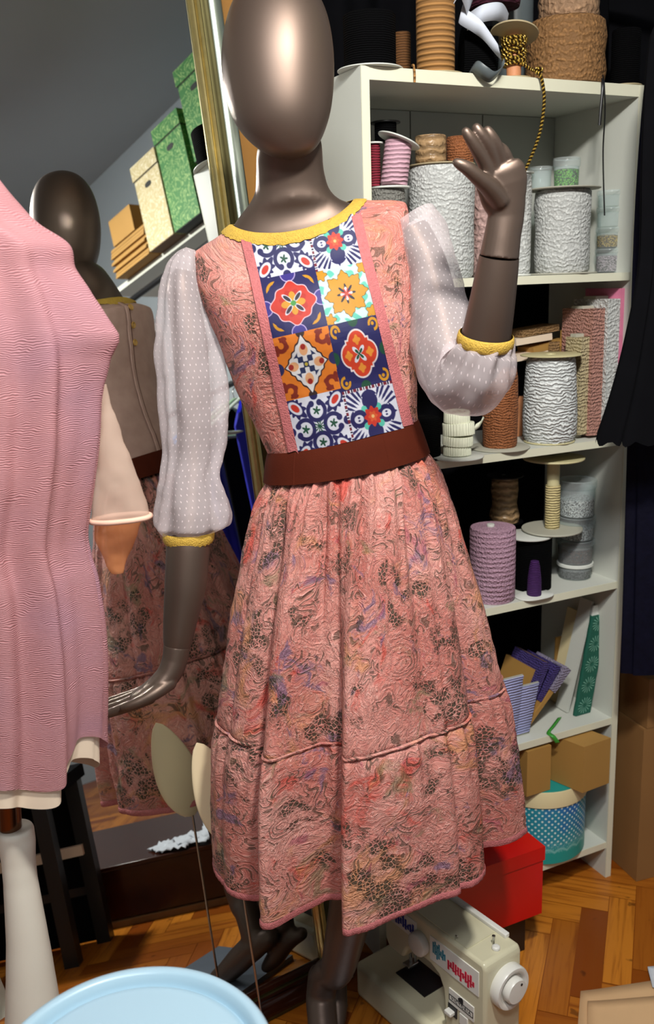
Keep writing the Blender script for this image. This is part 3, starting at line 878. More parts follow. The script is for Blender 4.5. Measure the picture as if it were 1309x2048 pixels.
def tile_redflower(x, y):
    im = np.ones(x.shape+(3,))*np.array(NAV)/255
    r = np.hypot(x/1.08, y); th = np.arctan2(y, x)
    for cx, cy in ((1, 0), (-1, 0), (0, 1), (0, -1)):
        d = np.hypot(x-cx, y-cy); im = over(im, sm(d-.27), VIO); im = over(im, sm(np.abs(d-.26)-.018), (190, 170, 220))
    b = .66*(1+.07*star(th, 8)+.06*star(th, 4))
    im = over(im, sm(r-b-.035), (236, 200, 210)); im = over(im, sm(r-b), RED)
    im = over(im, sm(r-.44*(1+.1*star(th, 8, PI))), (190, 36, 18)); 
    im = over(im, sm(r-.40*(.72+.28*star(th, 4))), YEL)
    for k in range(4):
        a = PI/4+k*PI/2; u = x*math.cos(a)+y*math.sin(a); v = -x*math.sin(a)+y*math.cos(a)
        d = np.hypot((u-.27)/2.6, v)-.06
        im = over(im, sm(d-.025), WHT); im = over(im, sm(d), (30, 16, 40))
    im = over(im, sm(r-.09), (60, 150, 60))
    for sx in (-1, 1):
        for sy in (-1, 1):
            u = x*sx-.70; v = y*sy-.70
            a = np.hypot(u+.16, v+.16); m = sm(np.abs(a-.26)-.05)*((u+v) > -.06)
            im = over(im, m, YEL)
    return im
def tile_orange(x, y):
    im = np.ones(x.shape+(3,))*np.array(ORG)/255
    for sx in (-1, 1):
        for sy in (-1, 1):
            u, v = x*sx, y*sy
            d = np.hypot(u-.74, v-.72); th = np.arctan2(v-.72, u-.74)
            m = sm(np.abs(d-.17)-.07)*(np.abs(th-.8) > .6)
            m = np.maximum(m, sm(np.hypot((u-.62)/1.0, (v-.90)/.6)-.12)); m = np.maximum(m, sm(np.hypot((u-.92)/.6, (v-.55))-.14))
            m = np.maximum(m, sm(np.hypot(u-.56, v-.66)-.09))
            im = over(im, m, BRN)
    for sx in (-1, 1): im = over(im, sm(np.hypot(x-sx, y)-.20), (40, 40, 96)); im = over(im, sm(np.hypot(x, y-sx)-.16), (50, 26, 20))
    r = np.abs(x)*1.06+np.abs(y)*.86; th = np.arctan2(y, x)
    b = .76*(1+.035*star(th, 16))
    im = over(im, sm(r-b-.06), (40, 16, 24)); im = over(im, sm(r-b), (228, 226, 226))
    for k in range(4):
        a = k*PI/2; u = x*math.cos(a)+y*math.sin(a); v = -x*math.sin(a)+y*math.cos(a)
        im = over(im, sm(np.hypot((u-.46)/1.2, v)-.15), (230, 170, 120)); im = over(im, sm(np.hypot((u-.55), v)-.09), (160, 32, 24))
        a = PI/4+k*PI/2; u = x*math.cos(a)+y*math.sin(a); v = -x*math.sin(a)+y*math.cos(a)
        im = over(im, sm(np.maximum(np.abs(v)-.07-.05*np.cos(u*26), np.maximum(u-.46, -u))), (28, 44, 88))
    im = over(im, sm(np.hypot(x, y)-.06), (200, 180, 60))
    return im
def tile_blueflower(x, y):
    im = np.ones(x.shape+(3,))*np.array(WHT)/255
    r = np.hypot(x, y); th = np.arctan2(y, x)
    for k in range(4):
        a = k*PI/2; u = x*math.cos(a)+y*math.sin(a); v = -x*math.sin(a)+y*math.cos(a)
        d = np.hypot((u-.52)/1.15, v*.9)-.27 - .05*(u > .7)
        im = over(im, sm(d), NAV)
        tip = sm(np.maximum(np.abs(v)-(.98-u)*.5, np.maximum(u-.98, .6-u))); im = over(im, tip, NAV)
        if k % 2 == 0:
            im = over(im, sm(np.hypot((u-.55)/1.3, v)-.14), WHT); im = over(im, sm(np.hypot((u-.55)/1.5, np.abs(v)-.05)-.03), NAV)
        a = PI/4+k*PI/2; u = x*math.cos(a)+y*math.sin(a); v = -x*math.sin(a)+y*math.cos(a)
        im = over(im, sm(np.hypot((u-.40), v)-.12), TRQ)
        for w in (-.36, -.18, 0, .18, .36):
            vv = v - w*(u/1.0); d = np.maximum(np.abs(vv)-.045*np.clip((u-.62)/.2, 0, 1), np.maximum(.64-u, u-1.22+abs(w)*.5))
            im = over(im, sm(d), NAV)
    im = over(im, sm(r-.31*(1+.14*star(th, 8))), RED); im = over(im, sm(r-.16*(1+.2*star(th, 6))), (220, 90, 40)); im = over(im, sm(r-.06), (240, 190, 120))
    for edge, t in ((x+.965, y), (y-.965 if True else y, x)):
        m = sm(np.abs(edge)-.055)
        im = over(im, m, WHT); k = np.cos(t*26)
        im = over(im, m*(k > .1), (120, 20, 44)); im = over(im, m*(k < -.75), (40, 30, 60))
    return im
def tile_yellow(x, y):
    im = np.ones(x.shape+(3,))*np.array(MNT)/255
    n = np.sin(x*9+1.3*np.sin(y*7))*np.cos(y*8+1.1*np.sin(x*6))
    im = over(im, np.clip((n-.15)*4, 0, 1)*.9, TRQ)
    for sx in (-1, 1):
        for sy in (-1, 1):
            d = np.hypot(x-.84*sx, y-.84*sy); th = np.arctan2(y-.84*sy, x-.84*sx)
            im = over(im, sm(d-.19*(1+.25*star(th, 5))-.02), (90, 60, 30)); im = over(im, sm(d-.19*(1+.25*star(th, 5))), YEL)
    r = np.hypot(x, y); th = np.arctan2(y, x)
    b = .74*(1+.14*star(th, 8)+.04*star(th, 24))
    im = over(im, sm(r-b-.025), (80, 56, 20)); im = over(im, sm(r-b), YEL)
    im = over(im, sm(r-.5*(1+.2*star(th, 8, PI)))*.5, (206, 148, 30))
    im = over(im, sm(r-.38*(.62+.38*star(th, 8))), (30, 14, 40))
    im = over(im, sm(r-.30*(.45+.4*star(th, 4, 0))), WHT)
    im = over(im, sm(r-.22*(.6+.4*star(th, 8, PI))), (214, 60, 44)); im = over(im, sm(r-.07), (200, 70, 50))
    return im
def tile_quatrefoil(x, y):
    im = np.ones(x.shape+(3,))*np.array((26, 26, 92))/255
    for cx, cy in ((1, 0), (-1, 0), (0, 1), (0, -1)):
        im = over(im, sm(np.hypot(x-cx, y-cy)-.20), GRN)
    d = np.full(x.shape, 9.)
    for cx, cy in ((.34, 0), (-.34, 0), (0, .34), (0, -.34)): d = np.minimum(d, np.hypot(x-cx, y-cy)-.34)
    d = np.minimum(d, np.maximum(np.abs(x), np.abs(y))-.42)
    im = over(im, sm(d-.055), (236, 224, 224)); im = over(im, sm(d), (214, 62, 28))
    for cx, cy in ((.42, 0), (-.42, 0), (0, .42), (0, -.42)):
        dd = np.hypot(x-cx, y-cy); th = np.arctan2(y-cy, x-cx); im = over(im, sm(dd-.13*(1+.2*star(th, 4))), (236, 150, 50))
    r = np.hypot(x, y); th = np.arctan2(y, x)+PI/4
    im = over(im, sm(r-.30*(.56+.44*star(th, 4))-.02), WHT); im = over(im, sm(r-.20*(.55+.45*star(th, 4))), GRN)
    for sx in (-1, 1):
        for sy in (-1, 1):
            u = x*sx-.76; v = y*sy-.76; a = np.hypot(u, v); th = np.arctan2(v, u)
            im = over(im, sm(np.abs(a-.16)-.045)*(np.abs(th+2.3) > .7), YEL); im = over(im, sm(np.hypot(u+.02, v-.02)-.06), YEL)
    return im

def tile_panel():
    q = [(500, 474), (706, 430), (806, 856), (596, 908)]
    nu, nv = 200, 400
    co_u, co_v = 50, 100
    coarse = np.array(bodice_patch(q, co_u, co_v, .0028))
    # refine bilinearly
    fi = np.linspace(0, co_v, nv+1); fj = np.linspace(0, co_u, nu+1)
    i0 = np.minimum(fi.astype(int), co_v-1); j0 = np.minimum(fj.astype(int), co_u-1)
    a = (fi-i0)[:, None, None]; b = (fj-j0)[None, :, None]
    g = (coarse[i0][:, j0]*(1-a)*(1-b) + coarse[i0+1][:, j0]*a*(1-b) + coarse[i0][:, j0+1]*(1-a)*b + coarse[i0+1][:, j0+1]*a*b)
    U, V = np.meshgrid(np.linspace(0, 1, nu+1), np.linspace(0, 1, nv+1))
    img = np.zeros(U.shape+(3,))
    split = .545 - .03*V
    for left, fns, edges in ((True, (tile_scroll, tile_redflower, tile_orange, tile_scroll), (-.09, .205, .468, .757, 1.045)),
                             (False, (tile_blueflower, tile_yellow, tile_quatrefoil, tile_blueflower), (-.02, .225, .468, .775, 1.05))):
        X = (U/split*2-1) if left else ((U-split)/(1-split)*2-1)
        if not left: X = (U-split)/.47*2-1
        col = (U < split) if left else (U >= split)
        for k, fn in enumerate(fns):
            e0, e1 = edges[k], edges[k+1]
            Y = -((V-e0)/(e1-e0)*2-1)
            m = col & (V >= e0) & (V < e1)
            im = fn(X, Y); img[m] = im[m]
    lincol = .64*np.where(img <= .04045, img/12.92, ((img+.055)/1.055)**2.4)
    mb = MBd(); mb.grid(list(g.reshape(nv+1, nu+1, 3)), False)
    me = mb.mesh('tile_panel')
    at = me.attributes.new('paint', 'FLOAT_COLOR', 'POINT')
    c4 = np.concatenate([lincol.reshape(-1, 3), np.ones((lincol.shape[0]*lincol.shape[1], 1))], 1)
    at.data.foreach_set('color', c4.ravel().astype(np.float32))
    o = link('tile_panel', me, M['paint'], dr); o['label'] = 'printed tile-pattern front panel'
tile_panel()
for q in ([(484, 482), (502, 476), (599, 906), (581, 911)], [(703, 436), (722, 428), (824, 848), (804, 853)]):
    MBd().grid(bodice_patch(q, 4, 60, .0036), False).build('lace_piping', M['trim_pink'], dr)

# collar trim: band round the neckline
top = rowsB[0]; nxt = rowsB[2]
cR = [[], [], [], []]
for j in range(n):
    p = top[j]; d = nrm(rowsB[3][j] - p); c = top.mean(0); o_ = nrm(p - c)
    sc = .0012*math.sin(j*2.4)
    cR[0].append(p - d*.002 + o_*.001); cR[1].append(p - d*.003 + o_*.006); cR[2].append(p + d*(.009) + o_*.0075); cR[3].append(p + d*(.0165+sc) + o_*.005)
MBd().grid(cR, True).build('collar_trim', M['yellow'], dr)

# buttons and placket on the back panel
cb = 72 - 2
pl = []
for i in range(2, len(rowsB)):
    r = rowsB[i]; c = r.mean(0); w = nrm(r[cb+1]-r[cb]); o_ = nrm(r[cb]-c)
    pl.append([r[cb]-w*.011+o_*.002, r[cb]-w*.009+o_*.0045, r[cb]+w*.001+o_*.0045, r[cb]+w*.002+o_*.002])
MBd().grid(pl, False, flip=False).build('placket', M['back_cloth'], bko)
MBd().grid([[q_[2] + (q_[2]-q_[1])*k + nrm(q_[2]-rowsB[i+2].mean(0))*l for k, l in ((-.10, .0004), (.0, .0009), (.10, .0004))] for i, q_ in enumerate(pl)], False).build('placket_edge', M['velvet'], bko)
cl = np.concatenate([[0], np.cumsum([np.linalg.norm(rowsB[i+1][cb]-rowsB[i][cb]) for i in range(len(rowsB)-1)])])
for f_ in (.02, .105, .20, .31):
    i = int(np.argmin(np.abs(cl - f_*cl[-1])))
    r = rowsB[i]; c = r.mean(0); w = nrm(r[cb+1]-r[cb]); o_ = nrm(np.cross(w, nrm(rowsB[min(i+1, 72)][cb]-r[cb]))); o_ = o_ if o_ @ (r[cb]-c) > 0 else -o_
    MBd().lathe(r[cb]+o_*.003 + w*.008, [(.0001, 0), (.0075, .0005), (.0085, .002), (.0068, .0036), (.005, .0028), (.0001, .003)], 20, o_).build('button', M['button_gold'], bko)

# belt
keysW = [ring((538, 902), (835, 838), 1.57, None, .64, .60, 96, grow=.002), ring((534, 925), (843, 862), 1.57, None, .65, .60, 96, grow=.003), ring((530, 962), (857, 903), 1.57, None, .66, .60, 96, grow=.003)]
rw = interp_rings(keysW, 5)
inner = [np.array([p - nrm(p-r.mean(0))*.006 for p in r]) for r in (rw[0], rw[-1])]
blt = MBd().grid([inner[0]]+list(rw)+[inner[1]], True).build('belt', M['velvet'], dr)
for j in (16, 34):
    MBd().grid([[r[j]*(1-k)+r[j+1]*k + nrm(r[j]-r.mean(0))*l for k, l in ((0, -.0005), (.12, .0011), (.24, .0011), (.36, -.0005))] for r in rw], False).build('seam', M['velvet'], blt)

# skirt
def chaikin(P, k=2):
    P = np.array(P, float)
    for _ in range(k):
        Q = [P[0]]
        for a, b in zip(P[:-1], P[1:]): Q += [a*.75+b*.25, a*.25+b*.75]
        Q.append(P[-1]); P = np.array(Q)
    return P
hemL, hemR = atY(434, 1712, 1.59), atY(1048, 1650, 1.60)
hc = (hemL+hemR)/2; e1h = nrm(hemR-hemL); nH = nrm(np.cross(e1h, A3(0, 1, 0)))
hem_px = [(436, 1722), (443, 1758), (460, 1782), (492, 1794), (522, 1799), (538, 1793), (549, 1783), (541, 1800), (530, 1828), (532, 1849), (556, 1848), (592, 1828), (625, 1815), (655, 1803), (684, 1801),
          (699, 1797), (707, 1800), (696, 1825), (689, 1856), (702, 1868), (735, 1858), (775, 1837), (815, 1822), (860, 1806), (900, 1794), (917, 1784), (914, 1774), (930, 1772), (952, 1758), (963, 1743), (960, 1722), (958, 1700), (975, 1694), (1000, 1690), (1025, 1679), (1043, 1664)]
fr = np.array([onplane(x, y, hc, nH) for x, y in hem_px])
fw = nrm(np.cross(nH, e1h)); fw = fw if fw[1] < 0 else -fw
halfw = np.linalg.norm(hemR-hemL)/2
NB = 44
bkp = []
for k in range(1, NB):
    t = -PI*k/NB
    bb = .195*(1+.07*math.sin(9*t)); bkp.append(hc + e1h*halfw*math.cos(t)*(1+.02*math.sin(11*t)) + fw*bb*math.sin(t))
loop = np.concatenate([fr[::-1], np.array(bkp)[::-1] if False else np.array([hc + e1h*halfw*math.cos(PI+PI*k/NB) + fw*(.19*(1+.09*math.sin(14*PI*k/NB)))*math.sin(PI+PI*k/NB) for k in range(1, NB)])])
loop = chaikin(np.concatenate([loop, loop[:1]]), 2)[:-1]
NS = 420
seg = np.linalg.norm(np.diff(np.concatenate([loop, loop[:1]]), axis=0), axis=1); cum = np.concatenate([[0], np.cumsum(seg)])
def resample(Pts, cum, m):
    s = np.linspace(0, cum[-1], m, endpoint=False); Q = np.concatenate([Pts, Pts[:1]])
    return np.stack([np.interp(s, cum, Q[:, k]) for k in range(3)], 1), s
hemP, hs_ = resample(loop, cum, NS)
# smoothed hem for the broad shape
ker = np.exp(-.5*(np.arange(-40, 41)/16.)**2); ker /= ker.sum()
hemS = np.stack([np.convolve(np.concatenate([hemP[-40:, k], hemP[:, k], hemP[:40, k]]), ker, 'valid') for k in range(3)], 1)
hemD = hemP - hemS
# angle of each column at the waist: front half = part of loop coming from the picture outline
front_len = 0
wk = ring((532, 960), (858, 902), 1.57, None, .66, .60, 720, grow=.002)
# order of loop starts at right extreme, goes over the front to the left, then the back
idx_left = int(np.argmin((hemP - hc) @ e1h))
tt = np.zeros(NS)
tt[:idx_left+1] = np.linspace(0, PI, idx_left+1)
tt[idx_left:] = np.linspace(PI, 2*PI, NS-idx_left+1)[:-1]
wi = (tt/(2*PI)*720); w0 = wi.astype(int) % 720; wf = (wi-np.floor(wi))[:, None]
waist = wk[w0]*(1-wf) + wk[(w0+1) % 720]*wf
cW, cH = waist.mean(0), hc
S0 = .600
rr = random.Random(5)
g1 = [(25, 1.3), (37, 4.1), (54, .7)]
def gather(t, gs): return sum(math.sin(k*t+p) for k, p in gs)/len(gs)
NRow = 150
srows = []; suv = []
Lsk = np.linalg.norm(cH-cW)
def skirt_point(j, s, lift=0.0):
    p = 1-max(0, 1-s)**1.75
    C = cW*(1-s)+cH*s
    rW = waist[j]-cW; rS = hemS[j]-cH
    R = rW*(1-p)+rS*p
    fold = .30*math.exp(-((s-.3)/.25)**2)*0 + s**.9
    q = C + R + hemD[j]*fold*1.25
    o = nrm(R - (R @ nrm(cH-cW))*nrm(cH-cW))
    t = tt[j]
    d = .0095*gather(t, g1)*math.exp(-s/.20)
    bell = min(1, s/.10)*(1-.55*s)
    ph = 7*t + .9*math.sin(2*t+.4) + .5*math.sin(3*t+2.)
    d += .019*bell*(abs(math.sin(ph))**.8 - .62)
    d += .0022*mnoise.noise(Vector(q)*24) + .0012*mnoise.noise(Vector(q)*60)
    d -= .012*math.exp(-s/.02)
    if s > S0:
        u = (s-S0)/(1-S0)
        d += .006*(1-math.exp(-u/.06))*(1-u*.5) + .0078*gather(t, [(40, 1.), (57, 2.2), (73, .4)])*math.exp(-u/.24)
    d -= .004*math.exp(-((s-S0)/.006)**2)
    return q + o*(d+lift)
svals = list(np.linspace(0, 1, NRow))
for s in svals:
    srows.append([skirt_point(j, s) for j in range(NS)])
perim = cum[-1]
uvs = [(tt[j]/(2*PI)*perim*.93, s*Lsk) for s in svals for j in range(NS)]
isk = int(S0*NRow)
def uvrows(a, b): return uvs[a*NS:b*NS]
up_o = MBd().grid(srows[:isk+1], True, uvrows(0, isk+1)).build('skirt', M['lace'], dr)
MBd().grid(srows[isk:], True, [(u+.37, v) for u, v in uvrows(isk, NRow)]).build('ruffle', M['lace'], up_o)
hemrows = [[skirt_point(j, s, l + .0006*math.sin(j*2.0)) for j in range(NS)] for s, l in ((.984, .0003), (.986, .0016), (.993, .0020), (1.0, .0016), (1.002, 0.0), (1.0, -.002))]
MBd().grid(hemrows, True).build('hem_trim', M['trim_pink'], up_o)
seamrows = [[skirt_point(j, s, l) for j in range(NS)] for s, l in ((S0-.007, .001), (S0-.005, .0062), (S0-.001, .0066), (S0+.001, .001))]
MBd().grid(seamrows, True).build('seam_piping', M['lace'], up_o)

# sleeves
def crumple(rows, amp, sc, seed):
    out = []
    for r in rows:
        c = np.mean(r, 0); out.append([p + nrm(p-c)*amp*(mnoise.noise(Vector(p)*sc+Vector((seed, 0, 0))) + .5*mnoise.noise(Vector(p)*sc*2.1)) for p in r])
    return out
sl = [((372, 494), (390, 500), 1.59), ((350, 508), (394, 516), 1.59), ((334, 535), (402, 548), 1.585), ((322, 600), (418, 610), 1.58), ((316, 690), (443, 690), 1.572), ((320, 770), (453, 770), 1.562), ((326, 850), (453, 850), 1.552),
      ((329, 905), (449, 905), 1.545), ((324, 945), (438, 942), 1.53), ((319, 975), (444, 972), 1.52), ((316, 1000), (457, 1000), 1.515), ((313, 1025), (461, 1022), 1.51), ((313, 1050), (458, 1048), 1.505), ((322, 1060), (440, 1058), 1.50), ((330, 1068), (425, 1066), 1.50)]
rows = interp_rings([ring(a, b, y, None, .78, .78, 72) for a, b, y in sl], 5)
rows = crumple(rows, .0035, 26, 3)
def sleeve_folds(rows):
    out = []
    for i, r in enumerate(rows):
        c = np.mean(r, 0); u = i/(len(rows)-1)
        out.append(np.array([p + nrm(p-c)*(.0032*math.sin(4*2*PI*j/72 + 2.2*u + .8*math.sin(u*7)) + .0022*math.sin(9*2*PI*j/72 - 3*u))*min(1, 4*u) for j, p in enumerate(r)]))
    return out
rows = sleeve_folds(rows)
slv = MBd().grid(rows, True).build('sleeve', M['sheer'], dr); slv['label'] = 'sheer dotted sleeve hanging straight'
cw = [ring((329, 1064), (426, 1062), 1.50, None, .85, .85, 72, grow=.001), ring((329, 1068), (426, 1066), 1.50, None, .85, .85, 72, grow=.003), ring((330, 1080), (425, 1078), 1.50, None, .85, .85, 72, grow=.003), ring((331, 1086), (424, 1084), 1.499, None, .85, .85, 72, grow=.001)]
cw[3] = np.array([p + A3(0, 0, .0012)*math.sin(i*2.1) for i, p in enumerate(cw[3])])
MBd().grid(cw, True).build('cuff_trim', M['yellow'], slv)

sp = [(826, 432, 1.590, 44), (846, 470, 1.583, 50), (862, 530, 1.572, 50), (876, 600, 1.555, 56), (888, 660, 1.53, 66), (905, 720, 1.50, 74), (928, 752, 1.475, 77), (950, 745, 1.452, 72), (962, 718, 1.44, 62), (969, 694, 1.436, 51), (971, 684, 1.434, 49)]
cp_ = catmull([atY(x, y, Y) for x, y, Y, r in sp], 7)
rad = [r*1.55/F_ for *_, r in sp]
crad = list(np.interp(np.linspace(0, len(sp)-1, len(cp_)), range(len(sp)), rad))
tb = MBd(); tb.tube(cp_, crad, 72, False)
vr = np.array(tb.v).reshape(-1, 72, 3)
def bag(rows):
    out = []
    for i, r in enumerate(rows):
        c = r.mean(0); u = i/len(rows)
        k = .0055*math.exp(-((u-.86)/.16)**2)
        out.append([p + nrm(p-c)*(k*math.sin(9*2*PI*j/72+1.3*math.sin(u*7)) ) for j, p in enumerate(r)])
    return out
vr = crumple(bag(vr), .004, 22, 9)
slv2 = MBd().grid(vr, True).build('sleeve', M['sheer'], dr); slv2['label'] = 'sheer dotted sleeve bunched up round the raised elbow'
d_ = nrm(cp_[-1]-cp_[-4]); cpt = cp_[-1]
tr = MBd().tube([cpt-d_*.006, cpt-d_*.002, cpt+d_*.005, cpt+d_*.011, cpt+d_*.013], [.0405, .0428, .0428, .0418, .0395], 72, False)
tr.build('cuff_trim', M['yellow'], slv2)

# ------------------------------------------------------------------ things on the bookcase
EPS = .0008
def spool(name, px, g, z, ytop, half, mat, label, cat='spool', fb=None, ft=None, fmat='white_disc', core=None, group=None, prof=None, tilt=None, base=None, wob=None, ft_tilt=None, parts=('thread', 'flange'), hole=True, n=48):
    """wound reel: half = half width in picture pixels, fb / ft = half widths of the bottom and top discs"""
    b = shelf_at(px, g, z + EPS) if base is None else np.asarray(base, float)
    h = height_to(b, ytop)
    r = size_px(b, half)
    root = empty(name, b, label, cat, group)
    ax = nrm(A3(0, 0, 1) if tilt is None else np.asarray(tilt, float))
    z0 = 0
    if fb:
        R = size_px(b, fb)
        fbm = MBd().lathe(b, [(R*.98, 0), (R, .0008), (R, .0022), (R*.98, .003)], 56, ax)
        sharp(fbm.build('flange', M[fmat], root)); z0 = .003
    z1 = h - (.003 if ft else 0)
    pr = prof or [(0, .96), (.03, 1), (.5, 1.0), (.97, 1), (1, .95)]
    P = [(r*k, z0 + (z1-z0)*t) for t, k in pr]
    th = MBd().lathe(b, [(P[0][0]*.5, P[0][1])] + P + [(P[-1][0]*.45, P[-1][1])], n, ax, wob=wob)
    th.build(parts[0], M[mat], root)
    if core:
        MBd().lathe(b, [(r*.3, z1-.001), (r*.3, z1+core), (r*.22, z1+core), (r*.22, z1-.001)], 24, ax).build('core', M['paper'], root)
    if ft:
        R = size_px(b, ft); a2 = ax if ft_tilt is None else nrm(ft_tilt)
        c2 = b + ax*z1
        f2 = MBd().lathe(c2, [(R*.98, 0), (R, .0008), (R, .0022), (R*.98, .003), (R*.18, .003), (R*.17, .001)], 56, a2)
        sharp(f2.build('flange', M[fmat], root))
    return root
def lumpy(amp, k, sc=30):
    def f(a, h): return amp*(mnoise.noise(Vector((math.cos(a)*1.5, math.sin(a)*1.5, h*sc))) + .4*math.sin(k*h*sc))
    return f
def ridged(freq, amp):
    def f(a, h): return amp*abs(math.sin(h*freq)) + amp*.5*mnoise.noise(Vector((math.cos(a)*2, math.sin(a)*2, h*60)))
    return f
def frilly(freq, amp, lobes):
    def f(a, h): return amp*abs(math.sin(h*freq + .5*math.sin(a*lobes))) + amp*.5*math.sin(a*lobes + h*freq*.7)
    return f

Z1, Z2, Z3, Z4, Z5, Z6 = ZB
# ---- on top of the bookcase
TOPS = 'reels along the top of the bookcase'
spool('ribbon_spool', 741, .045, Z1, 30, 52, 'black_thread', 'black wound reel on a white disc overhanging the left top corner', fb=66, group=TOPS)
spool('cord_spool', 806, .20, Z1, 66, 17, 'brown_thread', 'small brown cord reel standing behind the big ochre cord reel', fb=15, fmat='tan_disc', group=TOPS)
pr = [(0, .97), (.03, 1), (.97, 1), (1, .95)]
sp1 = spool('cord_spool', 872, .060, Z1, -50, 37, 'ochre', 'big ochre cord reel wound in even rows, topmost shelf', fb=58, fmat='tan_disc', group=TOPS, wob=lambda a, h: .035*abs(math.sin(h*2*PI*47)))
b = shelf_at(828, .0, Z1)
MBd().tube(catmull([b+A3(0, .03, .012), b+A3(0, .0, .006), b+A3(.001, -.006, -.008), b+A3(.001, -.006, -.024)], 4), .0022, 8).build('cord_end', M['ochre'], sp1)
# black bundle with a loose ribbon
bb = shelf_at(956, .125, Z1 + EPS)
root = empty('ribbon_roll', bb, 'black ribbon reel lying behind the white tape bundle', 'ribbon')
MBd().lathe(bb+ZV*.058, [(.02, -.035), (.056, -.034), (.058, 0), (.056, .034), (.02, .035)], 40, nrm(EV*.8+GV*-.4)).build('roll', M['black_thread'], root)
def ribbon(path, w_dir, w, thick=.0006):
    rows = []
    P = catmull(path, 8)
    for p in P: rows.append(p)
    mb = MBd(); wd_ = [np.asarray(w_dir(i/(len(P)-1)) if callable(w_dir) else w_dir, float)*w/2 for i in range(len(P))]
    A = [[p-d, p+d] for p, d in zip(P, wd_)]
    mb.grid(A, False)
    return mb
def solid(o, t): 
    m = o.modifiers.new('t', 'SOLIDIFY'); m.thickness = t; m.offset = 0; return o
o = solid(ribbon([shelf_at(938, .02, Z1+.004), shelf_at(950, -.01, Z1+.010), shelf_at(968, -.024, Z1-.002), shelf_at(985, -.026, Z1-.010), shelf_at(1002, -.02, Z1+.004), shelf_at(1003, .005, Z1+.022)], lambda u: ZV*.6+GV*-.8, .026).build('loose_ribbon', M['grey_ribbon']), .001)
tag(o, 'grey satin ribbon loop spilling over the top edge', 'ribbon')
o = solid(ribbon([shelf_at(914, .03, Z1+.135), shelf_at(928, .015, Z1+.150), shelf_at(940, .05, Z1+.128), shelf_at(922, .06, Z1+.118), shelf_at(950, .05, Z1+.100), shelf_at(968, .04, Z1+.085), shelf_at(990, .035, Z1+.060), shelf_at(1000, .03, Z1+.048)], lambda u: nrm(ZV*.8+EV*(.5-u)+GV*-.3), .030).build('bias_tape', M['white_tape']), .0012)
tag(o, 'white folded tape twisting down over the black reel', 'tape')
o = solid(ribbon([shelf_at(938, .08, Z1+.112), shelf_at(965, .05, Z1+.120), shelf_at(1000, .05, Z1+.126), shelf_at(1015, .10, Z1+.122)], ZV*.9+GV*-.3, .034).build('bias_tape', M['white_tape']), .0012)
tag(o, 'white flat tape wrapped level under the burgundy reel', 'tape')
b2 = shelf_at(990, .12, Z1+.152)
root = empty('thread_spool', b2, 'burgundy reel at the very top edge above the white tape', 'spool', TOPS)
MBd().lathe(b2, [(.01, 0), (.050, .001), (.052, .01), (.052, .055), (.02, .06)], 40).build('thread', M['burgundy'], root)
b2 = shelf_at(1024, .215, Z1+EPS)
root = empty('ribbon_spool', b2, 'grey cardboard reel partly hidden behind the gold cord', 'spool', TOPS)
MBd().lathe(b2, [(.03, 0), (.032, .002), (.030, .10), (.044, .101), (.044, .20), (.02, .202)], 40).build('roll', M['grey_ribbon'], root)
# gold cord reel: tan tilted top disc, wound cord, bottom disc
b = shelf_at(1028, .045, Z1+EPS)
gs = empty('cord_spool', b, 'twisted gold cord wound on a small reel, end trailing down', 'spool', TOPS)
MBd().lathe(b, [(.036, 0), (.037, .001), (.037, .003), (.036, .004)], 48).build('flange', M['tan_disc'], gs)
MBd().lathe(b, [(.014, .004), (.015, .03), (.012, .075), (.010, .083)], 24).build('core', M['orange_core'], gs)
rg = random.Random(11); path = []
for i in range(150):
    u = i/149; a = i*.62
    path.append(b + A3(math.cos(a)*(.0205+.003*math.sin(i*.9)), math.sin(a)*(.0205+.003*math.sin(i*.9)), .030 + .048*(.5+.5*math.sin(u*9+1.2*math.sin(i*.31)))))
MBd().tube(catmull(path, 3), .0036, 8).build('wound_cord', M['gold_cord'], gs)
MBd().lathe(b+ZV*.086, [(.012, -.001), (.0475, 0), (.048, .0015), (.0475, .003), (.01, .003)], 56, nrm(A3(.12, .30, 1))).build('flange', M['tan_disc'], gs)
tail = [b+A3(.012, -.022, .028), shelf_at(1062, .02, Z1+.020), shelf_at(1078, -.008, Z1+.008), shelf_at(1086, -.014, Z1-.012), shelf_at(1089, -.015, Z1-.050), shelf_at(1080, -.012, Z1-.105), shelf_at(1058, -.006, Z1-.160), shelf_at(1033, .0, Z1-.205), shelf_at(1026, .004, Z1-.222)]
MBd().tube(catmull(tail, 14), .0033, 8).build('cord_end', M['gold_cord'], gs)
kn = [shelf_at(1078, -.010, Z1+.010) + A3(math.cos(a)*.006, math.sin(a*1.5)*.004, math.sin(a)*.005) for a in np.linspace(0, 9, 16)]
MBd().tube(catmull(kn, 3), .003, 8).build('knot', M['gold_cord'], gs)
pr = [(0, .90), (.04, .99), (.25, 1.03), (.5, 1.0), (.75, 1.03), (.96, 1.0), (1, .9)]
r1 = spool('lace_roll', 1130, .095, Z1, 44, 74, 'brown_lace', 'wide brown ruffled lace roll at the right of the top', 'lace roll', group=TOPS, prof=pr, wob=ridged(150, .045), parts=('lace', ''))
hb_ = shelf_at(1130, .095, Z1+EPS); hz = height_to(hb_, 44)
spool('lace_roll', 1136, .095, Z1+hz, -4, 58, 'beige_lace', 'beige crochet lace roll stacked on the brown ruffled roll', 'lace roll', group=TOPS, prof=pr, base=hb_+ZV*(hz+.001)+EV*.004, wob=lumpy(.05, 1.0), parts=('lace', ''))
spool('ribbon_spool', 1250, .035, Z1, 60, 28, 'black_thread', 'black reel on a brown disc at the right top corner', fb=34, fmat='tan_disc', group=TOPS)
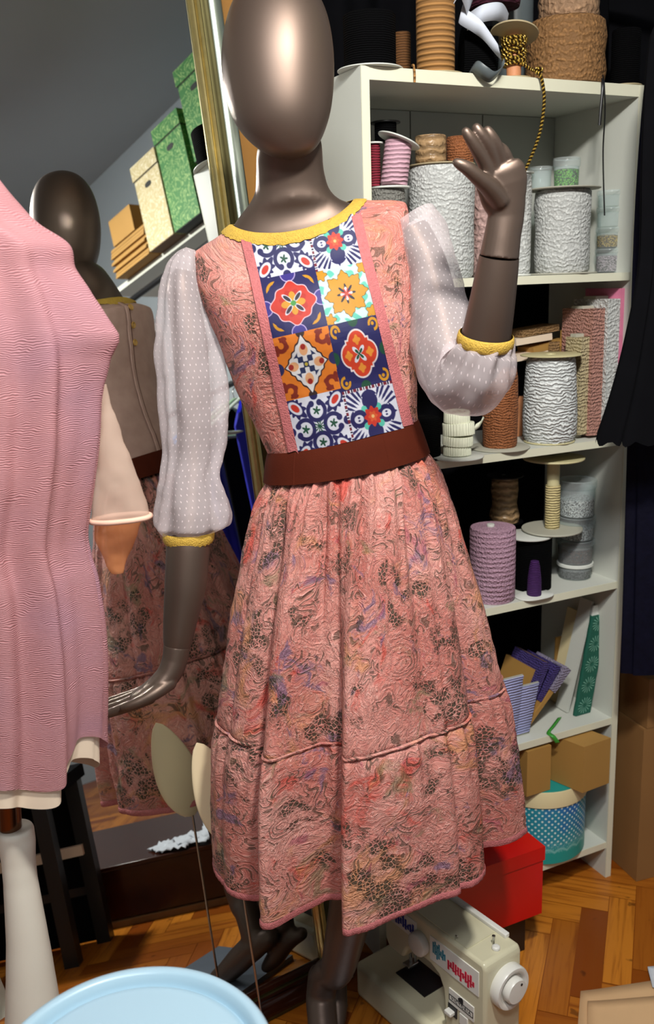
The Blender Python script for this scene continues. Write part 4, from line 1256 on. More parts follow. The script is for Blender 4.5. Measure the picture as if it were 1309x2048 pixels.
cc = [shelf_at(1206, -.008, Z1+.012), shelf_at(1209, -.012, Z1-.004), shelf_at(1211, -.013, Z1-.06), shelf_at(1207, -.013, Z1-.14), shelf_at(1210, -.012, Z1-.262)]
cdo = MBd().tube(catmull(cc, 8), (.0034, .0012), 8).build('dangling_cord', M['black'])
tag(cdo, 'black flat cord dangling before the right side of the top compartment', 'cord')
cc = [shelf_at(1206, -.008, Z1+.006), shelf_at(1207, -.016, Z1-.01), shelf_at(1203, -.016, Z1-.05), shelf_at(1200, -.015, Z1-.085)]
cdo = MBd().tube(catmull(cc, 8), (.003, .0012), 8).build('dangling_cord', M['black'])
tag(cdo, 'short black cord end beside the long dangling one', 'cord')

# ---- top compartment
L1 = 'reels in the top compartment'
gb = Z2
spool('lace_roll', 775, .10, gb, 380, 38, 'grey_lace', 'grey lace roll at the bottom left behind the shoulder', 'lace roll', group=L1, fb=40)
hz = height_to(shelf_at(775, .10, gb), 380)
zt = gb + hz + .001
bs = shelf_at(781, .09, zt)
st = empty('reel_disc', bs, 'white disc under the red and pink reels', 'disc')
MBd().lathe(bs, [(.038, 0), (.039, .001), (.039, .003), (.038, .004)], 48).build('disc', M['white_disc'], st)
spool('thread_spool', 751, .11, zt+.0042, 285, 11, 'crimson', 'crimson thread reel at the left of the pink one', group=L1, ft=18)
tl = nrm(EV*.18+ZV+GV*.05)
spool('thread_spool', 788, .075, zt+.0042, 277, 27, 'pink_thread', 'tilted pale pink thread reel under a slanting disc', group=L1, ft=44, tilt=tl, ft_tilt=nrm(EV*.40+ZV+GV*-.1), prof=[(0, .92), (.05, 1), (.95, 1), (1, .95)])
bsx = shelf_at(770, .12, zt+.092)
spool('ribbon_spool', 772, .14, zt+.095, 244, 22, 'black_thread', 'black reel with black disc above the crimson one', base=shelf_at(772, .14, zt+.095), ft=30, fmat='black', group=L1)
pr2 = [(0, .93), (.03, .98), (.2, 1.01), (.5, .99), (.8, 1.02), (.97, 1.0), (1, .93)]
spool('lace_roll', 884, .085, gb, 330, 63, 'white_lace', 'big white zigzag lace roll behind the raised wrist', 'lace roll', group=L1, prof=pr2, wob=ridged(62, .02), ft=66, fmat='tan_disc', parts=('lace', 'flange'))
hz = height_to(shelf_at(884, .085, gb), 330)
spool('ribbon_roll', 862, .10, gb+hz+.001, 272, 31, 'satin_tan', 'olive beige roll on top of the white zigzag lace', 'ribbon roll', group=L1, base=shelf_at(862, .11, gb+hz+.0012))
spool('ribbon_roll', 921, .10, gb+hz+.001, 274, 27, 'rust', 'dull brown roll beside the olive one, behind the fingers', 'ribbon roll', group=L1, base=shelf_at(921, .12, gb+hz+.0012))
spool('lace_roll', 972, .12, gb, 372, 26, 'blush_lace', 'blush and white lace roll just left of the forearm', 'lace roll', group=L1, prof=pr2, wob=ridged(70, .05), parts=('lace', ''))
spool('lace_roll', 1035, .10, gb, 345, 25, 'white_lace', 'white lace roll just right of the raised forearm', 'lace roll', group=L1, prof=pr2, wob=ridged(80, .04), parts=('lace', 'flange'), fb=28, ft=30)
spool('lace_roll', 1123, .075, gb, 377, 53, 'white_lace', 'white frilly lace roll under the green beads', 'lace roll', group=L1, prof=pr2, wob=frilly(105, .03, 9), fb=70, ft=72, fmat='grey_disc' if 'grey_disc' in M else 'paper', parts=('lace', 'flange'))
hT = height_to(shelf_at(1123, .075, gb), 377)
def jar(px, g, z, ytop, half, fill, fmat, label, lid=.25, base=None, group=None, lidmat='clear'):
    b = shelf_at(px, g, z + EPS) if base is None else base
    h = height_to(b, ytop); r = size_px(b, half)
    root = empty('bead_jar', b, label, 'jar', group)
    w = .0012
    lh = max(.006, h*lid)
    MBd().lathe(b, [(r*.93, 0), (r*.96, .001), (r, h-lh), (r-w, h-lh), (r*.96-w, .002)], 40).build('pot', M['clear'], root)
    MBd().lathe(b, [(r*1.05, h-lh), (r*1.08, h-lh+.001), (r*1.08, h-.001), (r*1.05, h), (r*.98, h), (r*.96, h-.003)], 40).build('lid', M[lidmat], root)
    if fill:
        MBd().lathe(b, [(r*.9, .0025), (r*.94, .003), (r*.97, (h-lh)*fill), (r*.6, (h-lh)*fill+.003)], 32).build('beads', M[fmat], root)
    return root
J1 = 'bead jars in the top compartment'
jar(1133, .075, gb+hT, 316, 25, .85, 'beads_green', 'small clear jar of bright green beads on the frilly roll', .3, group=J1)
jar(1082, .10, gb+hT, 334, 21, 0, None, 'empty clear jar left of the green beads', .2, group=J1)
def stack(px, g, z, items):
    base = shelf_at(px, g, z+EPS)
    for ytop, half, fill, fm, lab, lid in items:
        h = height_to(base, ytop)
        jar(px, g, z, ytop, half, fill, fm, lab, lid, base=base.copy(), group=J1)
        base = base + ZV*(h+.0006)
stack(1218, .075, gb, [(497, 26, .85, 'beads_pink', 'clear jar of grey pink beads, lowest of the right stack', .2), (455, 26, .8, 'beads_gold', 'clear jar of gold beads on the grey pink ones', .25), (415, 26, 0, None, 'empty clear jar on the gold bead jar', .25), (381, 26, 0, None, 'empty clear jar topping the right stack', .3)])
stack(1184, .15, gb, [(480, 18, .9, 'beads_dark', 'jar of dark mixed beads, lowest behind the frilly roll', .15), (425, 18, .9, 'beads_dark', 'jar of dark mixed beads, middle behind the frilly roll', .15), (383, 18, .9, 'beads_dark', 'jar of dark pink beads, top behind the frilly roll', .15)])

# ---- second compartment
gb = Z3
L2 = 'reels in the second compartment'
spool('cord_spool', 1000, .055, gb, 738, 35, 'rust', 'rust brown cord reel under the raised elbow', group=L2, fb=60, fmat='paper', prof=[(0, .90), (.04, .97), (.5, 1.02), (.9, .98), (1, .92)], wob=lumpy(.02, 2))
spool('cord_spool', 1099, .055, gb, 708, 51, 'white_thread', 'fat white cord reel between tan discs', group=L2, fb=50, ft=60, fmat='cream_disc', prof=[(0, .93), (.08, 1.03), (.3, 1.05), (.6, 1.0), (.85, .95), (.95, .92), (1, .86)], wob=lumpy(.015, 4))
spool('ribbon_spool', 842, .06, gb, 835, 40, 'black_thread', 'black reel left of the ivory ribbon rolls', group=L2, fb=52, fmat='black')
bw = shelf_at(915, .015, gb+EPS)
fl = empty('reel_disc', bw, 'white disc carrying the stacked ivory ribbon rolls', 'disc')
MBd().lathe(bw, [(.055, 0), (.056, .001), (.056, .003), (.055, .004)], 48).build('disc', M['white_disc'], fl)
hz = .0045
for k, (dy, r, h, dx, lab) in enumerate([(0, .029, .021, 0, 'ivory ribbed ribbon roll, lowest of four under the elbow'), (1, .0315, .020, .001, 'ivory ribbed ribbon roll, second from below under the elbow'), (2, .033, .026, .004, 'ivory ribbed ribbon roll, third from below with a loose end'), (3, .027, .024, -.001, 'ivory ribbed ribbon roll, topmost under the elbow')]):
    bq = bw + ZV*hz + EV*dx
    rt = empty('ribbon_roll', bq, lab, 'ribbon roll', 'ivory ribbon rolls')
    rows_ = []
    MBd().lathe(bq, [(r*.4, .0), (r*.95, 0), (r, .001), (r*.99, h-.001), (r*.95, h), (r*.4, h-.002)], 200, nrm(A3(.04*math.sin(k*2.1), .04*math.cos(k*3), 1)), wob=lambda a, h_: .022*math.sin(a*34)).build('roll', M['ivory_ribbon'], rt)
    if k == 2:
        e = bq + EV*r*.8 + GV*(-r*.5)
        solid(ribbon([e+ZV*h*.5, e+EV*.012+ZV*h*.7, e+EV*.02+ZV*h*.9, e+EV*.018+ZV*h*1.05], ZV*.8+EV*.5, h*.8).build('loose_end', M['ivory_ribbon'], rt), .001)
    hz += h+.0008
def card(name, pts4, th, mat, label, cat, group=None, wraps=None, board='paper', extra=0):
    """flat board standing or leaning: four world corners (tl, tr, br, bl) and a thickness to the back"""
    p = [np.asarray(q, float) for q in pts4]
    nn = nrm(np.cross(p[1]-p[0], p[3]-p[0])); 
    if nn @ (O_-p[0]) < 0: nn = -nn
    root = empty(name, (p[2]+p[3])/2, label, cat, group)
    c = sum(p)/4; ax = (p[1]-p[0]+p[2]-p[3])/4; az = (p[0]-p[3]+p[1]-p[2])/4
    if wraps is None:
        bevel(MBd().box(c-nn*th/2, ax, nn*th/2, az).build('board', M[mat], root), min(.0012, th*.3))
    else:
        f0, f1 = wraps
        bevel(MBd().box(c-nn*th/2, ax*.94, nn*th*.18, az).build('board', M[board], root), .0004)
        cc_ = c + az*((f0+f1)/2*2-1)
        bm_ = MBd(); k = 14
        rows_ = []
        for i in range(k+1):
            f = f0+(f1-f0)*i/k; w = 1+.03*math.sin(i*2.3)
            ctr = c + az*(2*f-1) - nn*th/2
            q = [ctr-ax*w+nn*th*.25, ctr-ax*w*.9+nn*th*.55, ctr+ax*w*.9+nn*th*.55, ctr+ax*w+nn*th*.25, ctr+ax*w-nn*th*.25, ctr+ax*w*.9-nn*th*.5, ctr-ax*w*.9-nn*th*.5, ctr-ax*w-nn*th*.25]
            rows_.append(q)
        bm_.grid(rows_, True, None, True, True)
        bm_.build('wound_trim', M[mat], root)
    return root
def sp4(g, z, x0, x1, ytop, tilt=0.0, gt=0.0):
    """corners of a board standing on a shelf between two picture columns"""
    a, b_ = shelf_at(x0, g, z+.001), shelf_at(x1, g, z+.001); h = height_to((a+b_)/2, ytop)
    t = EV*tilt*h + GV*gt*h
    return [a+ZV*h+t, b_+ZV*h+t, b_, a]
CD = 'cards of trim in the second compartment'
card('trim_card', sp4(.040, gb, 1155, 1173, 668), .05, 'cream_lace', 'cream lace card right of the white cord reel', 'trim card', CD, (.04, .97))
card('trim_card', sp4(.034, gb, 1175, 1200, 612), .10, 'salmon_lace', 'salmon lace card between the cream and white ones', 'trim card', CD, (.02, .98))
card('trim_card', sp4(.026, gb, 1203, 1229, 592), .11, 'white_lace', 'tall white lace card right of the salmon one', 'trim card', CD, (.02, .98))
pk = sp4(.018, gb, 1233, 1254, 576)
card('folded_cloth', pk, .12, 'pink_cloth', 'bright pink folded cloth against the right panel of the second compartment', 'cloth')
tf = shelf_at(1040, .16, gb+.001)
k0 = empty('folded_cloth', tf, 'peach cloth strip standing between the rust and white reels', 'cloth')
bevel(MBd().box(tf+ZV*.045+EV*.002, EV*.012, GV*.012, ZV*.045+EV*.016).build('cloth', M['orange_core'], k0), .004)
# heap of folded trims behind the reels
hp_ = [(1062, 668, .16, 46, .010, 8, 'tan_trim', 'tan braid bundle, top of the heap behind the white reel', .20), (1050, 682, .15, 44, .012, 16, 'ivory', 'ivory trim bundle under the tan braid', .16), (1080, 690, .14, 40, .008, 26, 'kraft', 'brown card in the heap of trims, slanting', .35), (1052, 700, .13, 44, .012, 12, 'ivory', 'ivory trim bundle, lowest of the heap', .12)]
bst = shelf_at(1070, .215, gb+.001)
bx = empty('fabric_stack', bst, 'dark box of folded cloth holding up the heap of trims', 'box')
hbx = height_to(bst, 712)
bevel(MBd().box(bst+ZV*hbx/2, EV*.062, GV*.05, ZV*hbx/2).build('cloth', M['black_cloth'], bx), .006)
zq = hbx+.001
for k, (px, y, g, hw, th, dg, mt, lab, sl_) in enumerate(hp_[::-1]):
    c = shelf_at(px, .17, gb) + ZV*(zq+.009)
    rt = empty('trim_bundle', c, lab, 'trim', 'heap of trims behind the white reel')
    w = size_px(c, hw)
    ex = nrm(EV*math.cos(sl_)+ZV*math.sin(sl_)*.5); up_ = nrm(np.cross(ex, GV))*-1
    up_ = up_ if up_[2] > 0 else -up_
    bevel(MBd().box(c+ex*.0, ex*w, GV*.03, up_*.0075).build('bundle', M[mt], rt), .004)
    zq += .0185
for k, (px, yt, sl_, mt, lab) in enumerate([(1098, 684, .06, 'tan_trim', 'tan card end leaning in front of the heap'), (1124, 660, .03, 'kraft', 'brown card upright right of the heap, first of two'), (1136, 652, -.02, 'tan_trim', 'tan card upright right of the heap, second of two'), (1146, 690, .0, 'kraft', 'brown card just left of the cream lace card')]):
    card('trim_card', sp4(.125+.012*k, gb, px-9, px+9, yt, sl_), .006, mt, lab, 'trim card', CD)

# ---- third compartment
gb = Z4
L3 = 'reels in the third compartment'
spool('lace_roll', 985, .055, gb, 1052, 45, 'pink_lace', 'pink lace roll at the left of the third compartment', 'lace roll', group=L3, prof=[(0, .93), (.03, .99), (.5, 1.0), (.96, 1.0), (.99, .96), (1, .5)], wob=ridged(115, .012), parts=('lace', 'flange'))
bz = shelf_at(985, .055, gb+EPS); hz = height_to(bz, 1052)
MBd().lathe(bz+ZV*hz+EV*-.006, [(.0085, 0), (.009, .004), (.008, .006), (.004, .006)], 20).build('core_plug', M['white_disc'], [o for o in COL.objects if o.get('label') == 'pink lace roll at the left of the third compartment'][0])
b_s = shelf_at(1008, .20, gb+.001); 
hb1 = height_to(b_s, 1042)
tb_ = empty('thread_spool', b_s, 'black reel below the tan satin ribbon reel', 'spool', L3)
MBd().lathe(b_s, [(.03, 0), (.032, .001), (.032, hb1-.002), (.046, hb1-.001), (.046, hb1)], 40).build('thread', M['black_thread'], tb_)
spool('ribbon_spool', 1006, .20, gb, 950, 27, 'satin_tan', 'tan satin ribbon reel standing at the back in shade', base=b_s+ZV*(hb1+.0006), group=L3, ft=36, fmat='black', prof=[(0, 1.05), (.15, 1.1), (.4, .9), (.7, 1.0), (1, .95)])
bb1 = shelf_at(1064, .075, gb+EPS); hk = height_to(bb1, 1066)
kk = empty('ribbon_spool', bb1, 'wide black reel carrying the tall cream thread reel', 'spool', L3)
MBd().lathe(bb1, [(.044, 0), (.045, .001), (.045, hk-.006), (.03, hk-.005)], 40).build('thread', M['black_thread'], kk)
MBd().lathe(bb1+EV*-.010+ZV*(hk-.0055), [(.052, 0), (.053, .001), (.053, .003), (.052, .0035)], 48).build('flange', M['white_disc'], kk)
cb_ = shelf_at(1102, .075, gb) ; cb_[2] = bb1[2] + hk + .0008
ch = height_to(cb_, 914)
cs = empty('thread_spool', cb_, 'tall cream thread reel with wide grey discs, mostly unwound', 'spool', L3)
R = size_px(cb_, 60)
MBd().lathe(cb_, [(R*.99, 0), (R, .001), (R, .003), (R*.99, .004)], 56).build('flange', M['paper'], cs)
MBd().lathe(cb_, [(.0145, .004), (.0145, ch-.004)], 28).build('core', M['cream_disc'], cs)
MBd().lathe(cb_, [(.0165, .0041), (.0172, .006), (.0172, ch*.60), (.0165, ch*.62)], 28, wob=lumpy(.03, 3)).build('thread', M['cream_thread'], cs)
MBd().lathe(cb_+ZV*(ch-.004), [(R*.99, 0), (R, .001), (R, .003), (R*.99, .004)], 56).build('flange', M['cream_disc'], cs)
pz = shelf_at(1069, .018, gb+EPS)
pd = empty('thread_spool', pz, 'purple thread cone on a white oval card at the shelf edge', 'spool', L3)
rows_ = []
for rr_, hh in ((.98, 0), (1, .0008), (1, .0022), (.98, .003)):
    rows_.append([pz + EV*rr_*.047*math.copysign(abs(math.cos(a))**.7, math.cos(a)) + GV*rr_*.030*math.copysign(abs(math.sin(a))**.8, math.sin(a)) + ZV*hh for a in np.linspace(0, 2*PI, 56, endpoint=False)])
MBd().grid(rows_, True, None, True, True).build('flange', M['white_disc'], pd)
hp2 = height_to(pz, 1122)
MBd().lathe(pz, [(.016, .0031), (.0165, .005), (.0155, hp2*.5), (.012, hp2*.85), (.009, hp2)], 32).build('thread', M['purple_thread'], pd)
J3 = 'bead jars in the third compartment'
base = shelf_at(1150, .085, gb+EPS)
for ytop, half, fill, fm, lab, lid, lm in [(1122, 33, .7, 'beads_black', 'clear jar of black beads, lowest in the third compartment', .22, 'white_disc'), (1076, 35, .8, 'beads_brown', 'clear jar of dark brown beads above the black ones', .2, 'clear'), (1030, 35, .75, 'beads_white', 'clear jar with a white band under the top jar', .3, 'clear'), (958, 35, .62, 'beads_white', 'big clear jar of white beads topping the stack', .22, 'clear')]:
    h = height_to(base, ytop); jar(1150, .085, gb, ytop, half, fill, fm, lab, lid, base=base.copy(), group=J3, lidmat=lm); base = base + ZV*(h+.0006)
zc = shelf_at(1192, .20, gb+.001)
for k, (px, yb, yt, mt, lab) in enumerate([(1189, 1165, 1120, 'lilac', 'violet thread cone, lowest in the corner behind the jars'), (1190, 1120, 1078, 'violet', 'purple thread cone second from below behind the jars'), (1192, 1078, 1050, 'cream_thread', 'yellow thread cone in the corner behind the jars'), (1192, 1050, 985, 'crimson', 'red thread cone topmost behind the jars')]):
    h = height_to(zc, yt)
    rt = empty('thread_cone', zc, lab, 'thread cone', 'thread cones behind the jars')
    MBd().lathe(zc, [(.014, 0), (.0145, .001), (.012, h-.002), (.009, h)], 24).build('thread', M[mt], rt); zc = zc + ZV*(h+.0006)

# ---- fourth compartment: cards of trim
gb = Z5
CD4 = 'cards of trim in the fourth compartment'
def lean(xb0, xb1, yb_g, ztop_px, gb=gb):
    pass
def leaning(g, xb, xt, ytop, wpx, depth_dir, z=gb):
    """board seen from its narrow side, leaning right: foot column, top column, top row"""
    a = shelf_at(xb, g, z+.001); h = height_to(a, ytop); t_ = shelf_at(xt, g, z+h)
    return a, t_
def lean_card(g, xb, xt, ytop, width, th, mat, label, wraps=None, yaw=0.0, board='kraft', group=CD4):
    a, t_ = leaning(g, xb, xt, ytop, 0, 0)
    az = (t_-a)/2; wd2 = nrm(GV*math.cos(yaw)-EV*math.sin(yaw))
    wd2 = nrm(wd2 - (wd2 @ nrm(az))*nrm(az)); th_d = nrm(np.cross(az, wd2))
    a = a + ZV*(abs(th_d[2])*th/2)
    root = empty('trim_card', a, label, 'trim card', group)
    c = a+az + wd2*width/2
    if wraps is None:
        bevel(MBd().box(c, wd2*width/2, th_d*th/2, az).build('board', M[mat], root), .0008)
    else:
        bevel(MBd().box(c, wd2*width/2, th_d*th*.3, az).build('board', M[board], root), .0006)
        f0, f1 = wraps
        cc_ = c + az*(f0+f1-1)
        bevel(MBd().box(cc_, wd2*(width/2+.002), th_d*th*.5, az*(f1-f0)).build('wound_trim', M[mat], root), .003)
    return root
lean_card(.06, 1032, 1072, 1350, .11, .012, 'kraft', 'brown card leaning left of the purple bundles', None)
lean_card(.045, 1040, 1094, 1340, .11, .020, 'violet', 'purple wound trim card, first beside the skirt', (.12, 1.0))
lean_card(.05, 1046, 1118, 1352, .11, .016, 'violet', 'brown card with dark purple trim leaning behind the first', (.45, 1.0))
lean_card(.045, 1052, 1138, 1362, .11, .018, 'lilac', 'brown card topped with lilac lace, rightmost of the leaning bunch', (.62, 1.0))
for k, (px, yt, w, lab) in enumerate([(1014, 1358, 20, 'pale lavender pleated card nearest the skirt'), (1040, 1374, 20, 'pale lavender pleated card, second from the skirt')]):
    p4 = sp4(.02+.012*k, gb, px-w, px+w, yt, .12+.1*k)
    card('trim_card', p4, .010, 'lavender', lab, 'trim card', CD4, (.05, .98))
pz = shelf_at(1018, .03, gb+.001)
lean_card(.11, 1126, 1164, 1232, .05, .006, 'cream', 'tall cream card leaning left of the white board', None)
lean_card(.075, 1136, 1187, 1213, .042, .008, 'white_board', 'tall narrow white board leaning right of the cream card', None)
p = sp4(.135, gb, 1106, 1136, 1272, .05); p[2] = p[2]; 
tb2 = card('trim_card', sp4(.17, gb, 1108, 1140, 1272, .02), .004, 'kraft', 'small tan card tab behind the cream card', 'trim card', CD4)
q4 = [shelf_at(1192, .05, gb+.215), shelf_at(1221, .05, gb+.213), shelf_at(1186, .03, gb+.001), shelf_at(1148, .03, gb+.001)]
h4 = height_to(shelf_at(1165, .04, gb), 1224)
q4 = [shelf_at(1191, .06, gb+h4), shelf_at(1220, .06, gb+h4), shelf_at(1184, .05, gb+.001), shelf_at(1150, .05, gb+.001)]
card('trim_card', q4, .012, 'green_lace', 'dark green shell lace card leaning on the right panel', 'trim card', CD4, (.0, .91), 'white_disc')
gr = [shelf_at(1120, .06, gb+.004), shelf_at(1108, .03, gb+.006), shelf_at(1098, .012, gb+.003), shelf_at(1106, -.004, gb+.001), shelf_at(1112, -.008, gb-.008), shelf_at(1116, -.008, gb-.018)]
o = solid(ribbon(gr, lambda u: nrm(EV*.9+GV*-.2+ZV*.1), .011).build('green_ribbon', M['green_ribbon']), .0006)
tag(o, 'bright green ribbon scrap curling over the shelf edge', 'ribbon')

# ---- bottom compartment: round box and cartons
gb = Z6
cx = shelf_at(1072, .104, gb+.001)
rb = empty('hat_box', cx, 'teal polka dot round box with cream lid rim', 'box')
R = .121
H0 = .158
MBd().lathe(cx, [(R*.97, 0), (R, .003), (R, H0)], 72).build('drum', M['polka'], rb)
lid = MBd().lathe(cx+ZV*(H0-.001), [(R*1.0, 0), (R*1.03, .0), (R*1.03, .040), (R*1.02, .042), (R*.98, .042)], 72).build('lid_rim', M['cream'], rb)
MBd().lathe(cx+ZV*(H0+.040), [(R*.5, -.002), (R*1.005, -.002), (R*1.005, .0022), (R*.5, .0022)], 72).build('lid_top', M['teal'], rb)
ZL = cx[2]+H0+.0425
def carton(name, base, ex, ey, h, mat, label, flaps=True, cat='box', group=None):
    """closed carton: base corner, two edge vectors, height"""
    root = empty(name, base+(ex+ey)/2, label, cat, group)
    c = base + (ex+ey)/2 + ZV*h/2
    bevel(MBd().box(c, ex/2, ey/2, ZV*h/2).build('carton', M[mat], root), .0018)
    if flaps:
        t = .0022
        for s in (-1, 1):
            cc_ = base + ex/2 + ey*(.5+s*.2515) + ZV*(h+t/2)
            bevel(MBd().box(cc_, ex/2*1.004, ey*.2475, ZV*t/2).build('flap', M[mat], root), .0006)
    return root
b1 = shelf_at(1054, .0, ZL+.001); h1_ = ZB[4]-.017-ZL-.008
carton('cardboard_box', b1, EV*size_px(b1, 60)*.98, GV*.11, min(.115, h1_), 'kraft', 'cardboard box at the left on the round box lid', group='cartons on the round box')
b2_ = shelf_at(1166, -.050, ZL+.001)
carton('cardboard_box', b2_, nrm(EV*.97+GV*.06)*size_px(b2_, 72), nrm(GV-EV*.30)*.11, min(.125, h1_), 'kraft', 'cardboard box at the right jutting out over the round box lid', group='cartons on the round box')

# ------------------------------------------------------------------ on the floor to the right
# red lidded carton on an added low black case
def red_box():
    e1, g0, dp, wd_, z0 = .337, -.150, .118, .24, .108
    root = empty('gift_box', shelf(e1-wd_/2, g0+dp/2, z0), 'glossy red lidded box behind the sewing machine', 'box')
    h, lh = .115, .034
    h = height_to(shelf(e1, g0, z0), 1692)
    c = shelf(e1-wd_/2, g0+dp/2, z0)
    bevel(MBd().box(c+ZV*(h-lh)/2, EV*wd_/2, GV*dp/2, ZV*(h-lh)/2).build('base', M['red'], root), .002)
    bevel(MBd().box(c+ZV*(h-lh/2), EV*(wd_/2+.003), GV*(dp/2+.003), ZV*lh/2).build('lid', M['red'], root), .002)
    cs_ = empty('shadow_block', shelf(e1-wd_/2-.01, g0+dp/2+.005, 0), 'low black case added under the red lidded box to read as its shadow', 'case')
    bevel(MBd().box(c-ZV*(z0/2)-EV*.012+GV*.012, EV*(wd_/2-.012), GV*(dp/2-.016), ZV*(z0/2-.0008)).build('case', M['black'], cs_), .004)  # made-up support, kept small and black to read as shadow
red_box()
# big brown cartons under the hanging clothes
c0 = atZ(1236, 1716, .001)
def big(c0, ztop, z0, dx, name, label, mat):
    ex = nrm(EV*.99+GV*-.12); ey = A3(-ex[1], ex[0], 0)
    root = empty(name, c0+ex*.15+ey*.15, label, 'box', 'big cartons by the bookcase')
    c = c0 + ex*(.15+dx) + ey*.16; c[2] = (z0+ztop)/2
    bevel(MBd().box(c, ex*.14, ey*.15, ZV*(ztop-z0)/2).build('carton', M[mat], root), .004)
    for s in (-1, 1):
        cc_ = c + ey*s*.0755; cc_[2] = ztop+.0015
        bevel(MBd().box(cc_, ex*.139, ey*.074, ZV*.0015).build('flap', M[mat], root), .0005)
    return c
cbx = shelf(BW+.028, -.06, 0)
big(cbx, .42, .001, 0, 'cardboard_carton', 'big brown carton on the floor right of the bookcase', 'kraft_dark')
big(cbx, .55, .4245, .008, 'cardboard_carton', 'brown carton stacked on the big floor carton', 'kraft_dark')
# peach paper sheets
def paper(name, px4, z, label, th=.0015, mat='kraft_light', curl=.006):
    P = [atZ(x, y, z) for x, y in px4]
    rows_ = []
    for i in range(9):
        v = i/8; r_ = []
        for j in range(9):
            u = j/8
            p_ = (P[0]*(1-u)+P[1]*u)*(1-v) + (P[3]*(1-u)+P[2]*u)*v
            r_.append(p_ + ZV*(curl*(max(0, .3-u)**2*3 + max(0, .25-v)**2*3)))
        rows_.append(r_)
    o_ = MBd().grid(rows_, False).build(name, M[mat]); solid(o_, th); o_.modifiers['t'].offset = 1
    if label: tag(o_, label, 'paper', 'peach papers on the floor')
    return o_
paper('paper_sheet', [(1162, 1984), (1330, 1958), (1420, 2120), (1150, 2130)], .004, 'peach paper pattern sheet, lowest at the bottom right corner')
paper('paper_sheet', [(1176, 2004), (1340, 1990), (1420, 2130), (1176, 2130)], .013, 'folded peach paper lying on top of the sheet', .004)
paper('paper_sheet', [(1296, 1935), (1360, 1925), (1400, 2000), (1306, 1975)], .009, 'white paper corner behind the peach sheets', .001, 'paper_white')

# ------------------------------------------------------------------ sewing machine
SX, SY = A3(math.cos(math.radians(-54)), math.sin(math.radians(-54)), 0), A3(math.cos(math.radians(36)), math.sin(math.radians(36)), 0)
S0_ = A3(.264, 1.493, .0)
def sm_(x, y, z): return S0_ + SX*x + SY*y + ZV*z
def sm_face(px, py, y=0.0):                     # local x, z on the front face
    q = onplane(px, py, sm_(0, y, 0), SY); d = q - S0_
    return d @ SX, d[2]
sew = empty('sewing_machine', sm_(-.18, .05, 0), 'ivory sewing machine on the floor under the skirt', 'sewing machine')
def prism(poly, y0, y1):
    mb = MBd(); k = len(poly)
    A = [sm_(x, y0, z) for x, z in poly]; B = [sm_(x, y1, z) for x, z in poly]
    mb.add(A, [tuple(range(k))]); mb.add(B, [tuple(range(k))[::-1]])
    for i in range(k):
        j = (i+1) % k; mb.add([A[i], B[i], B[j], A[j]], [(0, 1, 2, 3)])
    return mb
def weld(o):
    bm = bmesh.new(); bm.from_mesh(o.data); bmesh.ops.remove_doubles(bm, verts=bm.verts, dist=1e-5); bmesh.ops.recalc_face_normals(bm, faces=bm.faces); bm.to_mesh(o.data); bm.free(); return o
HT = .28
poly = [(0, .0), (0, HT-.012), (-.006, HT), (-.272, HT), (-.292, HT-.02), (-.292, .168), (-.28, .150), (-.235, .150), (-.222, .178), (-.205, .190), (-.150, .190), (-.128, .180), (-.116, .158), (-.110, .10), (-.114, .0)]
o = weld(prism(poly, .0, .097).build('body', M['machine'], sew)); bevel(o, .007, 3, 25)
o = weld(MBd().box(sm_(-.232, .040, .043), SX*.122, SY*.075, ZV*.043).build('bed', M['machine'], sew)); bevel(o, .012, 3, 25)
flat(MBd().box(sm_(-.225, .042, .0868), SX*.045, SY*.032, ZV*.0012).build('needle_plate', M['ink'], sew))
# presser bar and foot
pb = MBd(); pb.tube([sm_(-.262, .045, .155), sm_(-.262, .045, .105)], .0035, 12); pb.tube([sm_(-.247, .045, .155), sm_(-.247, .045, .112)], .0025, 12)
pb.build('needle_bar', M['steel'], sew)
bevel(weld(MBd().box(sm_(-.259, .042, .101), SX*.010, SY*.014, ZV*.003).build('presser_foot', M['steel'], sew)), .001)
# top lid seam, tray rail, spool pins
flat(MBd().box(sm_(-.160, .045, HT+.0008), SX*.105, SY*.038, ZV*.0010).build('top_lid', M['machine'], sew))
o = weld(MBd().box(sm_(-.155, .090, HT+.004), SX*.125, SY*.006, ZV*.005).build('handle_rail', M['machine_white'], sew)); bevel(o, .002)
pn = MBd(); pn.tube([sm_(-.034, .056, HT), sm_(-.034, .056, HT+.017)], .0025, 12); pn.tube([sm_(-.034, .056, HT+.0165), sm_(-.034, .056, HT+.019)], .0035, 12)
pn.build('spool_pin', M['steel'], sew)
MBd().lathe(sm_(-.022, .050, HT), [(.0075, 0), (.008, .001), (.008, .005), (.006, .007), (.003, .0072)], 28).build('bobbin_winder', M['machine_white'], sew)
MBd().tube([sm_(-.088, .008, HT), sm_(-.086, .007, HT+.012), sm_(-.080, .006, HT+.014)], .0013, 8).build('thread_guide', M['steel'], sew)
